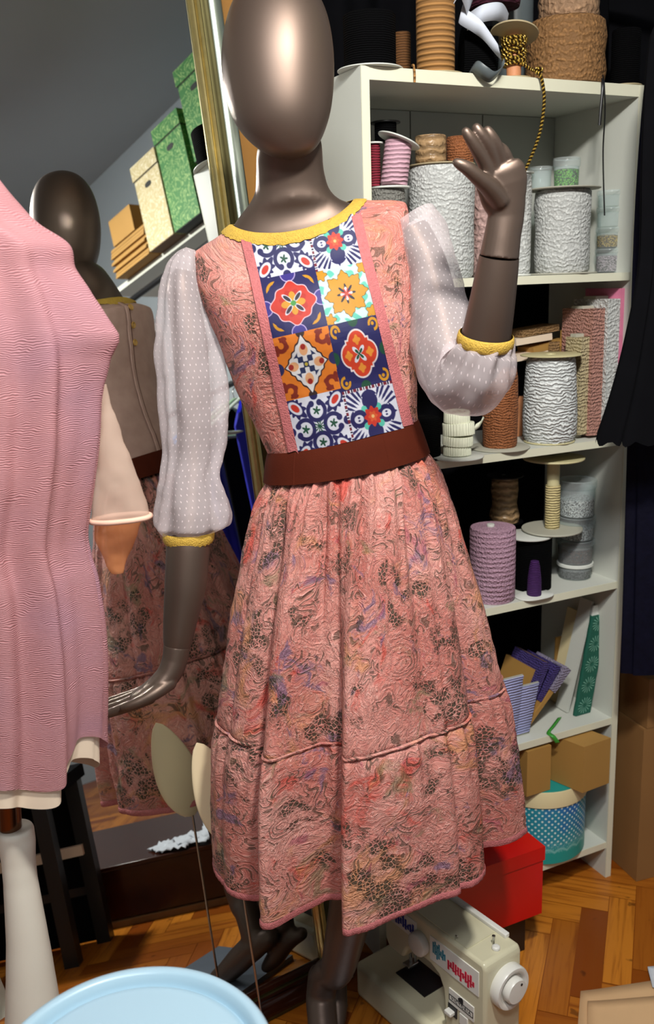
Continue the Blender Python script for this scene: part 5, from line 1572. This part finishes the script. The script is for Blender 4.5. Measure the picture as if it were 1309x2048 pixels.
# stitch chart strips on the front face
def strip(x0, x1, z0, z1, name):
    return bevel(weld(MBd().box(sm_((x0+x1)/2, -.0006, (z0+z1)/2), SX*(x1-x0)/2, SY*.0012, ZV*(z1-z0)/2).build(name, M['machine_white'], sew)), .0006)
def stitches(x0, x1, z0, z1, k, mat, parent, seed):
    rg = random.Random(seed); mb = MBd()
    for i in range(k):
        x = x0+(x1-x0)*(i+.5)/k; a = rg.uniform(.25, 1); zc = (z0+z1)/2 + rg.uniform(-.1, .1)*(z1-z0)
        hgt = (z1-z0)*.5*a
        mb.box(sm_(x, -.0021, zc), SX*(x1-x0)/k*.36, SY*.0003, ZV*hgt)
        if i: mb.box(sm_(x-(x1-x0)/k*.5, -.0021, zc + rg.uniform(-.6, .6)*hgt), SX*(x1-x0)/k*.5, SY*.0003, ZV*.0012)
    return flat(mb.build('stitch_chart', mat, parent))
s1 = strip(-.276, -.190, .220, .262, 'chart_strip'); stitches(-.270, -.196, .222, .258, 10, M['navy'], s1, 2)
s2 = strip(-.150, -.016, .204, .258, 'chart_strip'); stitches(-.142, -.104, .218, .252, 7, M['turq'], s2, 5); stitches(-.100, -.026, .208, .242, 11, M['crim_ink'], s2, 9)
kx, kz = sm_face(844, 1884)
MBd().lathe(sm_(kx, -.0005, kz), [(.012, 0), (.0235, .0), (.0245, .006), (.024, .014), (.021, .017), (.004, .0175)], 48, -SY).build('stitch_dial', M['machine_white'], sew)
# hand wheel on the near end
q = onplane(1014, 1968, sm_(.002, 0, 0), SX); d = q - S0_
wy, wz = d @ SY, d[2]
wh = MBd().lathe(sm_(-.004, wy, wz), [(.030, 0), (.041, .0), (.043, .004), (.043, .020), (.041, .024), (.036, .0245), (.031, .022), (.029, .016), (.012, .016)], 64, SX).build('handwheel', M['machine_white'], sew)
MBd().lathe(sm_(.012, wy, wz), [(.0235, 0), (.025, .003), (.025, .014), (.023, .018), (.004, .0185)], 48, SX).build('clutch_knob', M['machine_white'], wh)
MBd().lathe(sm_(.0298, wy+.010, wz+.012), [(.0026, 0), (.0026, .0012), (.001, .0014)], 16, SX).build('dot', M['ink'], wh)
# name plate with raised lettering, switch
px0, pz0 = sm_face(925, 2006)
pl_ = bevel(weld(MBd().box(sm_(-.062, -.0008, pz0-.004), SX*.034, SY*.0012, ZV*.017).build('name_plate', M['machine_white'], sew)), .0005)
fr_ = MBd()
for (x, z, hx, hz_) in ((0, .0098, .032, .0006), (0, -.0020, .032, .0006), (-.032, .0039, .0006, .0062), (.032, .0039, .0006, .0062)):
    fr_.box(sm_(-.062+x, -.0023, pz0-.010+z), SX*hx, SY*.0003, ZV*hz_)
flat(fr_.build('plate_border', M['ink'], pl_))
# lion-like rounded emblem over the name
em = MBd().lathe(sm_(-.062, -.0020, pz0+.005), [(.0001, 0), (.0068, 0), (.0068, .0006), (.0001, .0008)], 20, -SY, wob=lambda a, h: .14*math.sin(3*a))
em.build('emblem', M['ink'], pl_)
def lettering(txt, org, ex, ez, size, mat, parent, name='lettering'):
    cu = bpy.data.curves.new(name, 'FONT'); cu.body = txt; cu.size = size; cu.extrude = .0002; cu.align_x = 'CENTER'; cu.align_y = 'CENTER'; cu.space_character = 1.25
    o_ = bpy.data.objects.new(name + '_src', cu); COL.objects.link(o_)
    me = bpy.data.meshes.new_from_object(o_.evaluated_get(bpy.context.evaluated_depsgraph_get()))
    bpy.data.objects.remove(o_); bpy.data.curves.remove(cu)
    nn = np.cross(ex, ez)
    for v in me.vertices:
        p_ = org + ex*v.co.x + ez*v.co.y + nn*v.co.z; v.co = Vector(p_)
    me.name = name; me.materials.clear()
    return link(name, me, mat, parent, False)
lettering('VICTORIA', sm_(-.062, -.0025, pz0-.0062), SX, ZV, .0098, M['ink'], pl_)
bevel(weld(MBd().box(sm_(-.086, -.001, pz0-.034), SX*.012, SY*.0012, ZV*.012).build('switch_plate', M['ink'], sew)), .0005)
bevel(weld(MBd().box(sm_(-.088, -.007, pz0-.036), SX*.009, SY*.007, ZV*.004).build('switch_lever', M['machine_white'], sew)), .0015)
bevel(weld(MBd().box(sm_(-.055, -.001, pz0-.036), SX*.011, SY*.002, ZV*.012).build('button', M['machine_white'], sew)), .001)
# black low case read as shadow under the red box, black bag and cable by the mannequin's foot
# ------------------------------------------------------------------ clothes hanging at the right
def hanging(name, label, rows_px, Y, folds, amp, mat, hem_scallop=0, group=None, bf=.30, cat='dress'):
    root = empty(name, atY(*[(rows_px[0][0][i]+rows_px[0][1][i])/2 for i in (0, 1)], Y), label, cat, group)
    keys = [ring(a, b_, Y, None, bf, bf, 120) for a, b_ in rows_px]
    rows_ = interp_rings(keys, 6); N_ = len(rows_); out = []
    for i, r in enumerate(rows_):
        c = r.mean(0); u = i/(N_-1)
        out.append([p_ + nrm(p_-c)*amp*(.25+u)*math.sin(folds*2*PI*j/120 + 1.5*math.sin(j*.13)) - ZV*(hem_scallop*abs(math.sin(14*2*PI*j/120)) if i == N_-1 else 0) for j, p_ in enumerate(r)])
    MBd().grid(out, True, None, True, False).build('cloth', M[mat], root)
    return root
ga = hanging('black_dress', 'black flared dress with scalloped hem hanging before the bookcase edge', [((1330, 30), (1380, 30)), ((1302, 70), (1450, 70)), ((1290, 180), (1470, 180)), ((1284, 330), (1475, 330)), ((1280, 520), (1480, 520)), ((1256, 660), (1500, 650)), ((1226, 780), (1530, 770)), ((1194, 878), (1560, 860))], 1.86, 9, .007, 'black_cloth', .012)
gb_ = hanging('navy_dress', 'long navy black dress hanging behind the flared one', [((1330, 60), (1420, 60)), ((1300, 110), (1480, 110)), ((1275, 400), (1500, 400)), ((1262, 800), (1510, 800)), ((1257, 1000), (1510, 1000)), ((1252, 1200), (1512, 1200)), ((1248, 1345), (1515, 1330))], 2.0, 8, .006, 'navy_cloth', .0, bf=.22)
hanging('black_coat', 'black coat hanging in the corner above and behind the bookcase', [((1290, -90), (1330, -90)), ((1222, -40), (1420, -40)), ((1216, 60), (1425, 60)), ((1214, 300), (1425, 300)), ((1214, 900), (1425, 900))], 2.36, 7, .004, 'black_cloth', bf=.12, cat='coat')
rl = empty('clothes_rail', room(1.47, 1.0, 2.12), 'black clothes rail with two bars along the right wall', 'clothes rail')
rm = MBd(); rm.tube([room(1.53, .1, 2.10), room(1.53, 1.95, 2.10)], .012, 16); rm.build('upper_bar', M['black'], rl)
rm = MBd(); rm.tube([room(1.53, .1, 1.60), room(1.53, 1.25, 1.60)], .010, 16); rm.build('lower_bar', M['black'], rl)
for g_ in (.1, 1.25):
    MBd().tube([room(1.53, g_, .0), room(1.53, g_, 2.10)], .012, 14).build('post', M['black'], rl)
for root_, px_, Y_ in ((ga, 1355, 1.86), (gb_, 1375, 2.0)):
    c_ = atY(px_, 40, Y_)
    hk_ = empty('coat_hanger', c_, 'dark coat hanger inside the black flared dress' if px_ == 1355 else 'dark coat hanger inside the long navy dress', 'hanger')
    MBd().tube(catmull([c_+A3(-.02, 0, -.02), c_+A3(-.01, 0, -.004), c_+A3(0, 0, .006), c_+A3(.01, 0, -.004), c_+A3(.02, 0, -.02)], 5), .005, 10).build('shoulder_bar', M['black'], hk_)
    MBd().tube(catmull([c_+A3(0, 0, .01), c_+A3(0, 0, .05), c_+A3(.012, 0, .08), c_+A3(0, 0, .098), c_+A3(-.014, 0, .085)], 5), .002, 8).build('hook', M['steel'], hk_)
# clothes on the low bar, seen in the mirror
for k, (g_, mt, hm_, lab) in enumerate([(.60, 'garment_blue', 'hanger_blue', 'royal blue garment on the low bar, seen in the mirror'), (.68, 'black_cloth', 'hanger_white', 'black garment on a white hanger on the low bar'), (.75, 'garment_teal', 'hanger_green', 'teal garment on a pale green hanger on the low bar'), (.82, 'garment_blue', 'hanger_white', 'dark blue garment rightmost on the low bar'), (.53, 'black_cloth', 'hanger_blue', 'black garment on a blue hanger at the end of the low bar')]):
    c_ = room(1.53, g_, 1.585)
    hk_ = empty('coat_hanger', c_, {'hanger_blue': 'bright blue', 'hanger_white': 'white', 'hanger_green': 'pale green'}[hm_] + ' plastic hanger inside the ' + ' '.join(lab.split(',')[0].split(' on ')[0].split(' right')[0].split()[:3]) + [' at g end', ' in the middle', ' beside blue', ' at the right', ' at the left'][k].replace(' at g end', ''), 'hanger', 'hangers on the low bar')
    tri = [c_+EV*-.20+ZV*-.165, c_+EV*-.19+ZV*-.15, c_+EV*-.02+ZV*-.05, c_+ZV*-.045, c_+EV*.02+ZV*-.05, c_+EV*.19+ZV*-.15, c_+EV*.20+ZV*-.165, c_+EV*.17+ZV*-.172, c_+EV*-.17+ZV*-.172, c_+EV*-.20+ZV*-.165]
    MBd().tube(catmull(tri, 4), (.012, .006), 10).build('frame', M[hm_], hk_)
    MBd().tube(catmull([c_+ZV*-.045, c_+ZV*-.01, c_+EV*.016+ZV*.008, c_+ZV*.026, c_+EV*-.015+ZV*.012], 5), .002, 8).build('hook', M['steel'], hk_)
    rt = empty('hanging_garment', c_, lab, 'garment', 'garments on the low bar')
    rows_ = []
    for i in range(14):
        u = i/13; w_ = (.050, .075, .040, .060, .045)[k]*(1+.25*u); zz = -.155 - u*.75
        sl__ = -.09*(1-u)**6
        r_ = []
        for j in range(48):
            a = 2*PI*j/48
            r_.append(c_ + EV*((-.05, .02, .06, -.02, .05)[k] + w_*math.cos(a)) + GV*(.014+.010*u*math.sin(7*a))*math.sin(a) + ZV*(zz + (.10*(1-abs(math.cos(a))) if i == 0 else 0)))
        rows_.append(r_)
    MBd().grid(rows_, True, None, True, False).build('cloth', M[mt], rt)

# ------------------------------------------------------------------ wall shelf with boxes, seen in the mirror
ws = empty('wall_shelf', room(1.74, .65, 2.18), 'long plank shelf on the right wall carrying patterned boxes', 'shelf')
bevel(MBd().box(room(1.76, .65, 2.187), EV*.205, GV*.58, ZV*.010).build('plank', M['white_board'], ws), .002)
for g_ in (.2, 1.1):
    bevel(MBd().box(room(1.86, g_, 2.12), EV*.10, GV*.012, ZV*.057).build('bracket', M['white_board'], ws), .002)
def file_box(g0, g1, z0, z1, mat, label, e0=1.5, lidh=.055, under='brown_under'):
    e1 = e0+.30; w_ = g1-g0; zl = z1-lidh
    rt = empty('storage_box', room((e0+e1)/2, (g0+g1)/2, z0), label, 'box', 'boxes on the wall shelf')
    mb = MBd()
    mb.box(room((e0+e1)/2, (g0+g1)/2, (z0+zl)/2+.001), EV*(e1-e0)/2, GV*w_/2, ZV*(zl-z0-.002)/2)
    bevel(mb.build('base', M[mat], rt), .0015)
    bevel(MBd().box(room((e0+e1)/2, (g0+g1)/2, z1-lidh/2), EV*((e1-e0)/2+.005), GV*(w_/2+.004), ZV*lidh/2).build('lid', M[mat], rt), .0015)
    flat(MBd().box(room((e0+e1)/2, (g0+g1)/2, zl+.001), EV*((e1-e0)/2+.0015), GV*(w_/2+.0015), ZV*.0045).build('lid_gap', M['black_card'], rt))
    flat(MBd().box(room((e0+e1)/2, (g0+g1)/2, z0-.0002), EV*(e1-e0)/2*.995, GV*w_/2*.99, ZV*.0006).build('bottom', M[under], rt))
    hl = []
    for s_ in range(24):
        a = 2*PI*s_/24; hl.append(room(e0-.0012, (g0+g1)/2 + .022*math.copysign(abs(math.cos(a))**.6, math.cos(a)), zl-.045+.010*math.sin(a)))
    mbh = MBd(); mbh.grid([hl, [p_+EV*.002 for p_ in hl]], True, None, True, True); mbh.build('handle_hole', M['black_card'], rt)
    return rt
file_box(.478, .650, 2.199, 2.53, 'cream_box', 'cream bird patterned storage box on the wall shelf')
file_box(.662, .832, 2.199, 2.585, 'fern_box', 'green fern patterned storage box beside the cream one', under='black_card')
bb_ = empty('flat_box', room(1.65, .95, 2.199), 'black flat box under the rear green fern box', 'box', 'boxes on the wall shelf')
bevel(MBd().box(room(1.67, .952, 2.2835), EV*.15, GV*.108, ZV*.083).build('box', M['black_card'], bb_), .002)
file_box(.865, 1.045, 2.3675, 2.70, 'fern_box', 'green fern patterned storage box raised on the black box', under='black_card')
zz = 2.199
for k in range(9):
    th_ = .0125; jit = .006*math.sin(k*2.7)
    rt = empty('flattened_carton', room(1.66, .33, zz), 'flattened cardboard carton number %s from below in the stack' % ['one', 'two', 'three', 'four', 'five', 'six', 'seven', 'eight', 'nine'][k], 'cardboard', 'stack of flattened cartons')
    for s_ in (0, 1):
        bevel(MBd().box(room(1.66+jit, .335+jit*.5, zz+th_*(.25+.5*s_)), EV*(.158-.003*s_), GV*.132, ZV*th_*.235).build('sheet', M['kraft'], rt), .0006)
    zz += th_+.0006
carton('cardboard_box', room(1.50, .24, zz+.001), EV*.26, GV*.17, .10, 'kraft', 'small cardboard box on top of the flattened cartons')

# ------------------------------------------------------------------ low bench, chair and odds and ends, seen in the mirror
BDIR = nrm(A3(.20, .50, 0)); BNR = A3(BDIR[1], -BDIR[0], 0)
B0 = A3(.36, 1.02, 0)
ch_ = seen_in_mirror_z(212, 1880, 0)
bt0, bt1 = (ch_-B0) @ BDIR - .50, .29
bm_, bh_ = (bt0+bt1)/2, (bt1-bt0)/2
bn = empty('low_bench', B0+BNR*.25, 'low glossy dark wood bench reflected at the foot of the mirror', 'bench')
o = weld(MBd().box(B0+BNR*.25+ZV*.0925+BDIR*bm_, BDIR*(bh_-.01), BNR*.24, ZV*.0725).build('body', M['dark_wood'], bn)); bevel(o, .003)
o = weld(MBd().box(B0+BNR*.25+ZV*.172+BDIR*bm_, BDIR*bh_, BNR*.25, ZV*.0068).build('top', M['dark_wood'], bn)); bevel(o, .003)
o = weld(MBd().box(B0+BNR*.246+ZV*.010+BDIR*bm_, BDIR*(bh_-.008), BNR*.245, ZV*.0095).build('plinth', M['kraft_edge'], bn)); bevel(o, .002)
rg = random.Random(21)
for k in range(6):
    c_ = seen_in_mirror_z(330+22*k, 1700-7*k+rg.uniform(-8, 8), .182)
    a = rg.uniform(0, 3); ex = A3(math.cos(a), math.sin(a), 0); ey = A3(-ex[1], ex[0], 0)
    rows_ = []
    for i in range(9):
        rows_.append([c_ + ex*(i/8-.5)*.10 + ey*(j/8-.5)*.07 + ZV*(.002+.006*k*.4 + .016*abs(mnoise.noise(Vector((i*.5+k*7, j*.5, k))))) for j in range(9)])
    o = solid(MBd().grid(rows_, False).build('paper_scrap', M['paper_white']), .0008); o.modifiers['t'].offset = 1
    tag(o, 'crumpled white paper scrap on the dark bench', 'paper', 'crumpled papers on the bench')
ch_ = seen_in_mirror_z(212, 1880, 0)
chd = nrm(BDIR); chn = BNR
chr_ = empty('black_stool', ch_, 'black square stool with one pale rung reflected at the left of the mirror', 'stool')
cl_ = ch_ - chd*.42
for p_ in (ch_, ch_-chn*.14-chd*.05, cl_, cl_-chn*.14+chd*.05):
    bevel(MBd().box(p_+ZV*.232, chd*.020, chn*.020, ZV*.232).build('leg', M['black'], chr_), .003)
bevel(MBd().box(ch_-chd*.21-chn*.07+ZV*.482, chd*.24, chn*.10, ZV*.018).build('seat', M['black_cloth'], chr_), .01)
flat(MBd().box(ch_-chd*.21+ZV*.235, chd*.19, chn*.004, ZV*.228).build('cloth_skirt', M['black_cloth'], chr_))
bevel(MBd().box(ch_-chd*.21-chn*.03+ZV*.27, chd*.21, chn*.008, ZV*.014).build('rung', M['ivory'], chr_), .002)
bevel(MBd().box(ch_-chd*.21+ZV*.15, chd*.19, chn*.008, ZV*.012).build('rung', M['black'], chr_), .002)
for k, (d_, pA, pB, w_, lab) in enumerate([(.098, (312, 1446), (388, 1632), .066, 'pale tan oval pad on a thin rod between the skirt and the mirror')]):
    a_, b__ = seen_in_mirror(*pA, d_), seen_in_mirror(*pB, d_)
    rt = empty('shoe_form', b__, lab, 'shoe form')
    ax_ = b__-a_; L_ = np.linalg.norm(ax_)
    rows_ = []
    sd = nrm(np.cross(ax_, MN)); fd = nrm(np.cross(sd, ax_))
    for i in range(25):
        u = i/24; wv = math.sin(PI*min(1, max(0, u)))**.55*(.68+.42*u)
        c_ = a_ + ax_*u
        rows_.append([c_ + sd*w_*.8*max(.02, wv)*math.cos(t_) + fd*.014*max(.02, wv)*math.sin(t_) for t_ in np.linspace(0, 2*PI, 32, endpoint=False)])
    MBd().grid(rows_, True, None, True, True).build('pad', M['tan_form'], rt)
    ft = A3(b__[0]+.01, b__[1]-.01, .0)
    b0_ = A3(b__[0], b__[1], 0) + MNH*.075
    MBd().tube([b__-ax_*.05, b0_ + ZV*.012], .0025, 10).build('rod', M['steel'], rt)
    MBd().lathe(b0_ + ZV*.0005, [(.04, 0), (.042, .004), (.02, .012), (.004, .014)], 32).build('foot', M['steel'], rt)

# ------------------------------------------------------------------ pink dress on its stand at the left
YP = 1.22
pd_ = empty('dress_stand', A3(-.42, YP, 0), 'milky white pedestal stand with bronze tube under the pink tulle dress', 'dress stand')
q0, q1 = atY(14, 1500, YP), atY(22, 1668, YP)
dn = nrm(q1-q0)
MBd().tube([q0-dn*.05, q1+dn*.02], .0155, 28).build('tube', M['copper'], pd_)
leg_px = [(1655, 30, 32), (1662, 31, 36), (1685, 34, 36), (1720, 37, 33), (1760, 41, 33), (1820, 48, 37), (1880, 55, 41), (1950, 61, 47), (2048, 68, 56), (2150, 74, 70), (2290, 80, 100), (2330, 82, 120)]
lp = [atY(x, y, YP) for y, x, r in leg_px]; lr = [r*depth(p_)/F_ for p_, (_, _, r) in zip(lp, leg_px)]
lpp = catmull(lp, 5); lrr = list(np.interp(np.linspace(0, len(lp)-1, len(lpp)), range(len(lp)), lr))
keep = [i for i, p_ in enumerate(lpp) if p_[2] > .012]
lpp = [lpp[i] for i in keep]; lrr = [lrr[i] for i in keep]
MBd().tube(lpp, lrr, 44).build('pedestal', M['white_plastic'], pd_)
fb_ = lpp[-1]
MBd().lathe(A3(fb_[0], fb_[1], .0005), [(lrr[-1]*1.25, 0), (lrr[-1]*1.3, .008), (lrr[-1]*1.1, .016), (lrr[-1]*.9, .02)], 48).build('base', M['white_plastic'], pd_)
# bust inside the dress
bust = [ring((-240+x0, y), (x1-26, y), YP, None, .42, .42, 48) for y, x0, x1 in ((420, 20, 20), (480, -10, 100), (560, -10, 110), (680, -10, 130), (800, 0, 120), (950, 10, 110), (1080, 0, 100), (1250, 0, 100), (1400, 0, 100))]
MBd().grid(interp_rings(bust, 3), True, None, True, True).build('torso', M['ivory'], pd_)
tp = empty('tulle_dress', A3(-.42, YP, .6), 'dusty pink tulle dress with draped folds at the left edge', 'dress')
pk_ = [((-160, 350), (-6, 352)), ((-250, 395), (34, 402)), ((-290, 445), (76, 446)), ((-310, 486), (138, 488)), ((-318, 535), (150, 535)), ((-320, 590), (174, 586)), ((-322, 640), (188, 638)), ((-322, 676), (196, 674)), ((-320, 712), (200, 712)), ((-316, 770), (201, 770)), ((-312, 860), (196, 860)), ((-312, 960), (186, 960)), ((-316, 1060), (170, 1058)), ((-322, 1110), (176, 1110)), ((-330, 1170), (192, 1170)), ((-340, 1300), (206, 1298)), ((-348, 1400), (207, 1400)), ((-356, 1560), (206, 1496))]
rows_ = interp_rings([ring(a, b_, YP, None, min(.9, .50*545/(b_[0]-a[0])), min(.9, .50*545/(b_[0]-a[0])), 240) for a, b_ in pk_], 7)
N_ = len(rows_); out = []
for i, r in enumerate(rows_):
    c = r.mean(0); u = i/(N_-1); o_r = []
    for j, p_ in enumerate(r):
        t_ = 2*PI*j/240
        am = .004 + .026*max(0, u-.05)
        sh = 1.1*u
        f_ = math.sin(9*t_+2.6*u)*.6 + math.sin(5*t_+1.9*u+1)*.6 + .3*math.sin(17*t_+2*sh)
        yy_ = proj(p_)[1]; cu_ = .00066*float(np.interp(yy_, [535, 590, 640, 668, 684, 715, 770, 800], [0, 9, 28, 40, 38, 20, 4, 0]))*math.exp(-(min(t_, 2*PI-t_)/.42)**2)
        o_r.append(p_ + nrm(p_-c)*(cu_ + am*(f_-.5)*abs(math.sin(t_))**.5 + .003*mnoise.noise(Vector(p_)*16)) + ZV*(.016*math.sin(4*t_+1)+.012*math.sin(7*t_))*(u**14))
    out.append(o_r)
MBd().grid(out, True, None, False, False).build('tulle_layer', M['tulle'], tp)
ln = []
for i, r in enumerate(out):
    if i < N_*.55: continue
    c = np.mean(r, 0); u = (i-N_*.55)/(N_*.45)
    ln.append([p_*(1-.0) + (c-p_)*.07 - ZV*.030*u for p_ in r])
MBd().grid(ln, True, None, False, False).build('lining', M['ivory'], tp)
# sheer beige sleeve with rolled hem
slp = [((196, 770), (212, 768)), ((190, 830), (228, 828)), ((187, 900), (255, 895)), ((186, 970), (279, 962)), ((185, 1042), (300, 1032))]
rows_ = crumple(interp_rings([ring(a, b_, 1.24, None, .55, .55, 56) for a, b_ in slp], 6), .004, 30, 2)
sb = MBd().grid(rows_, True).build('sleeve', M['sheer_beige'], tp); sb['label'] = 'sheer beige sleeve'
hm_ = [p_ for p_ in rows_[-1]]; hm_ = hm_ + [hm_[0]]
MBd().tube(hm_, .0036, 10, False).build('rolled_hem', M['hem_peach'], sb)
tlp = [((190, 1040), (288, 1036)), ((188, 1080), (272, 1078)), ((206, 1120), (256, 1118)), ((226, 1148), (246, 1146))]
rows_ = crumple(interp_rings([ring(a, b_, 1.255, None, .4, .4, 48) for a, b_ in tlp], 6), .004, 30, 5)
MBd().grid(rows_, True).build('sleeve_tail', M['sheer_rust'], sb)

# ------------------------------------------------------------------ pale blue round stool at the very front
zc_ = .75
c_ = atZ(262, 2140, zc_); R = 292*depth(c_)/F_
stl = empty('round_stool', A3(c_[0], c_[1], 0), 'pale blue round plastic stool with raised rim in the foreground', 'stool')
MBd().lathe(c_, [(R*.3, -.03), (R*.90, -.032), (R*.975, -.024), (R*1.0, -.008), (R*.995, .0), (R*.97, .0045), (R*.93, .005), (R*.90, .002), (R*.885, -.006), (R*.87, -.0105), (R*.85, -.009), (R*.82, -.004), (R*.78, -.0035), (R*.3, -.0045)], 120).build('seat', M['blue_plastic'], stl)
for k in range(4):
    a = PI/4+k*PI/2
    t0 = c_ + A3(math.cos(a), math.sin(a), 0)*R*.72 - ZV*.028; t1 = A3(c_[0]+math.cos(a)*R*1.05, c_[1]+math.sin(a)*R*1.05, .001)
    MBd().tube([t0, t1], [.016, .013], 16).build('leg', M['blue_plastic'], stl)

# ------------------------------------------------------------------ camera and light
cam = bpy.data.cameras.new('camera'); co = bpy.data.objects.new('camera', cam); COL.objects.link(co)
cam.sensor_fit = 'VERTICAL'; cam.sensor_height = 36; cam.lens = 36*F_/H_; cam.clip_start = .05
cam.dof.use_dof = True; cam.dof.focus_distance = 1.58; cam.dof.aperture_fstop = 5.6
co.matrix_world = Matrix.Translation(Vector(O_)) @ Matrix.Rotation(PI/2-PITCH, 4, 'X') @ Matrix.Rotation(-ROLL, 4, 'Z')
SC.camera = co
def area(name, loc, target, size, power, col=(1, 1, 1)):
    l = bpy.data.lights.new(name, 'AREA'); l.shape = 'DISK'; l.size = size; l.energy = power; l.color = col
    o = bpy.data.objects.new(name, l); COL.objects.link(o); o.location = loc
    o.rotation_euler = (Vector(target) - Vector(loc)).to_track_quat('-Z', 'Y').to_euler(); return o
LP = A3(.28, .50, 2.46)
lb = bpy.data.lights.new('bulb_light', 'POINT'); lb.shadow_soft_size = .075; lb.energy = 98; lb.color = (1, .97, .91)
lo_ = bpy.data.objects.new('bulb_light', lb); COL.objects.link(lo_); lo_.location = LP
pend = empty('added_pendant', LP + ZV*.5, 'unseen dark pendant shade added round the bulb to keep its light off the ceiling', 'lamp')  # shade and cord added out of view, blocking the bulb's upward light
o = MBd().lathe(LP, [(.116, -.004), (.114, .04), (.095, .085), (.060, .115), (.022, .13), (.02, .16), (.001, .165)], 48, None, False, False).build('added_lamp_shade', plain('added_shade_enamel', rgb(60, 62, 62), .4), pend); solid(o, .002)
MBd().tube([LP+ZV*.16, LP+ZV*(ZC-LP[2]-.001)], .004, 10).build('cord', M['black'], pend)
area('added_front_fill', (-.15, -.45, 2.9), (-.1, 1.5, 1.0), .5, 24, (.95, .97, 1))  # unseen fill light added to brighten the front, not a fixture
w = bpy.data.worlds.new('world'); SC.world = w; w.use_nodes = True
w.node_tree.nodes['Background'].inputs[0].default_value = (.5, .53, .56, 1)
w.node_tree.nodes['Background'].inputs[1].default_value = .05
vs = SC.view_settings
vs.view_transform = 'Standard'; vs.look = 'None'; vs.exposure = .46; vs.gamma = 1; vs.use_curve_mapping = False
SC.cycles.max_bounces = 10; SC.cycles.transparent_max_bounces = 24
SC.cycles.use_denoising = True; SC.cycles.sample_clamp_indirect = 0.0; SC.cycles.blur_glossy = 1.0
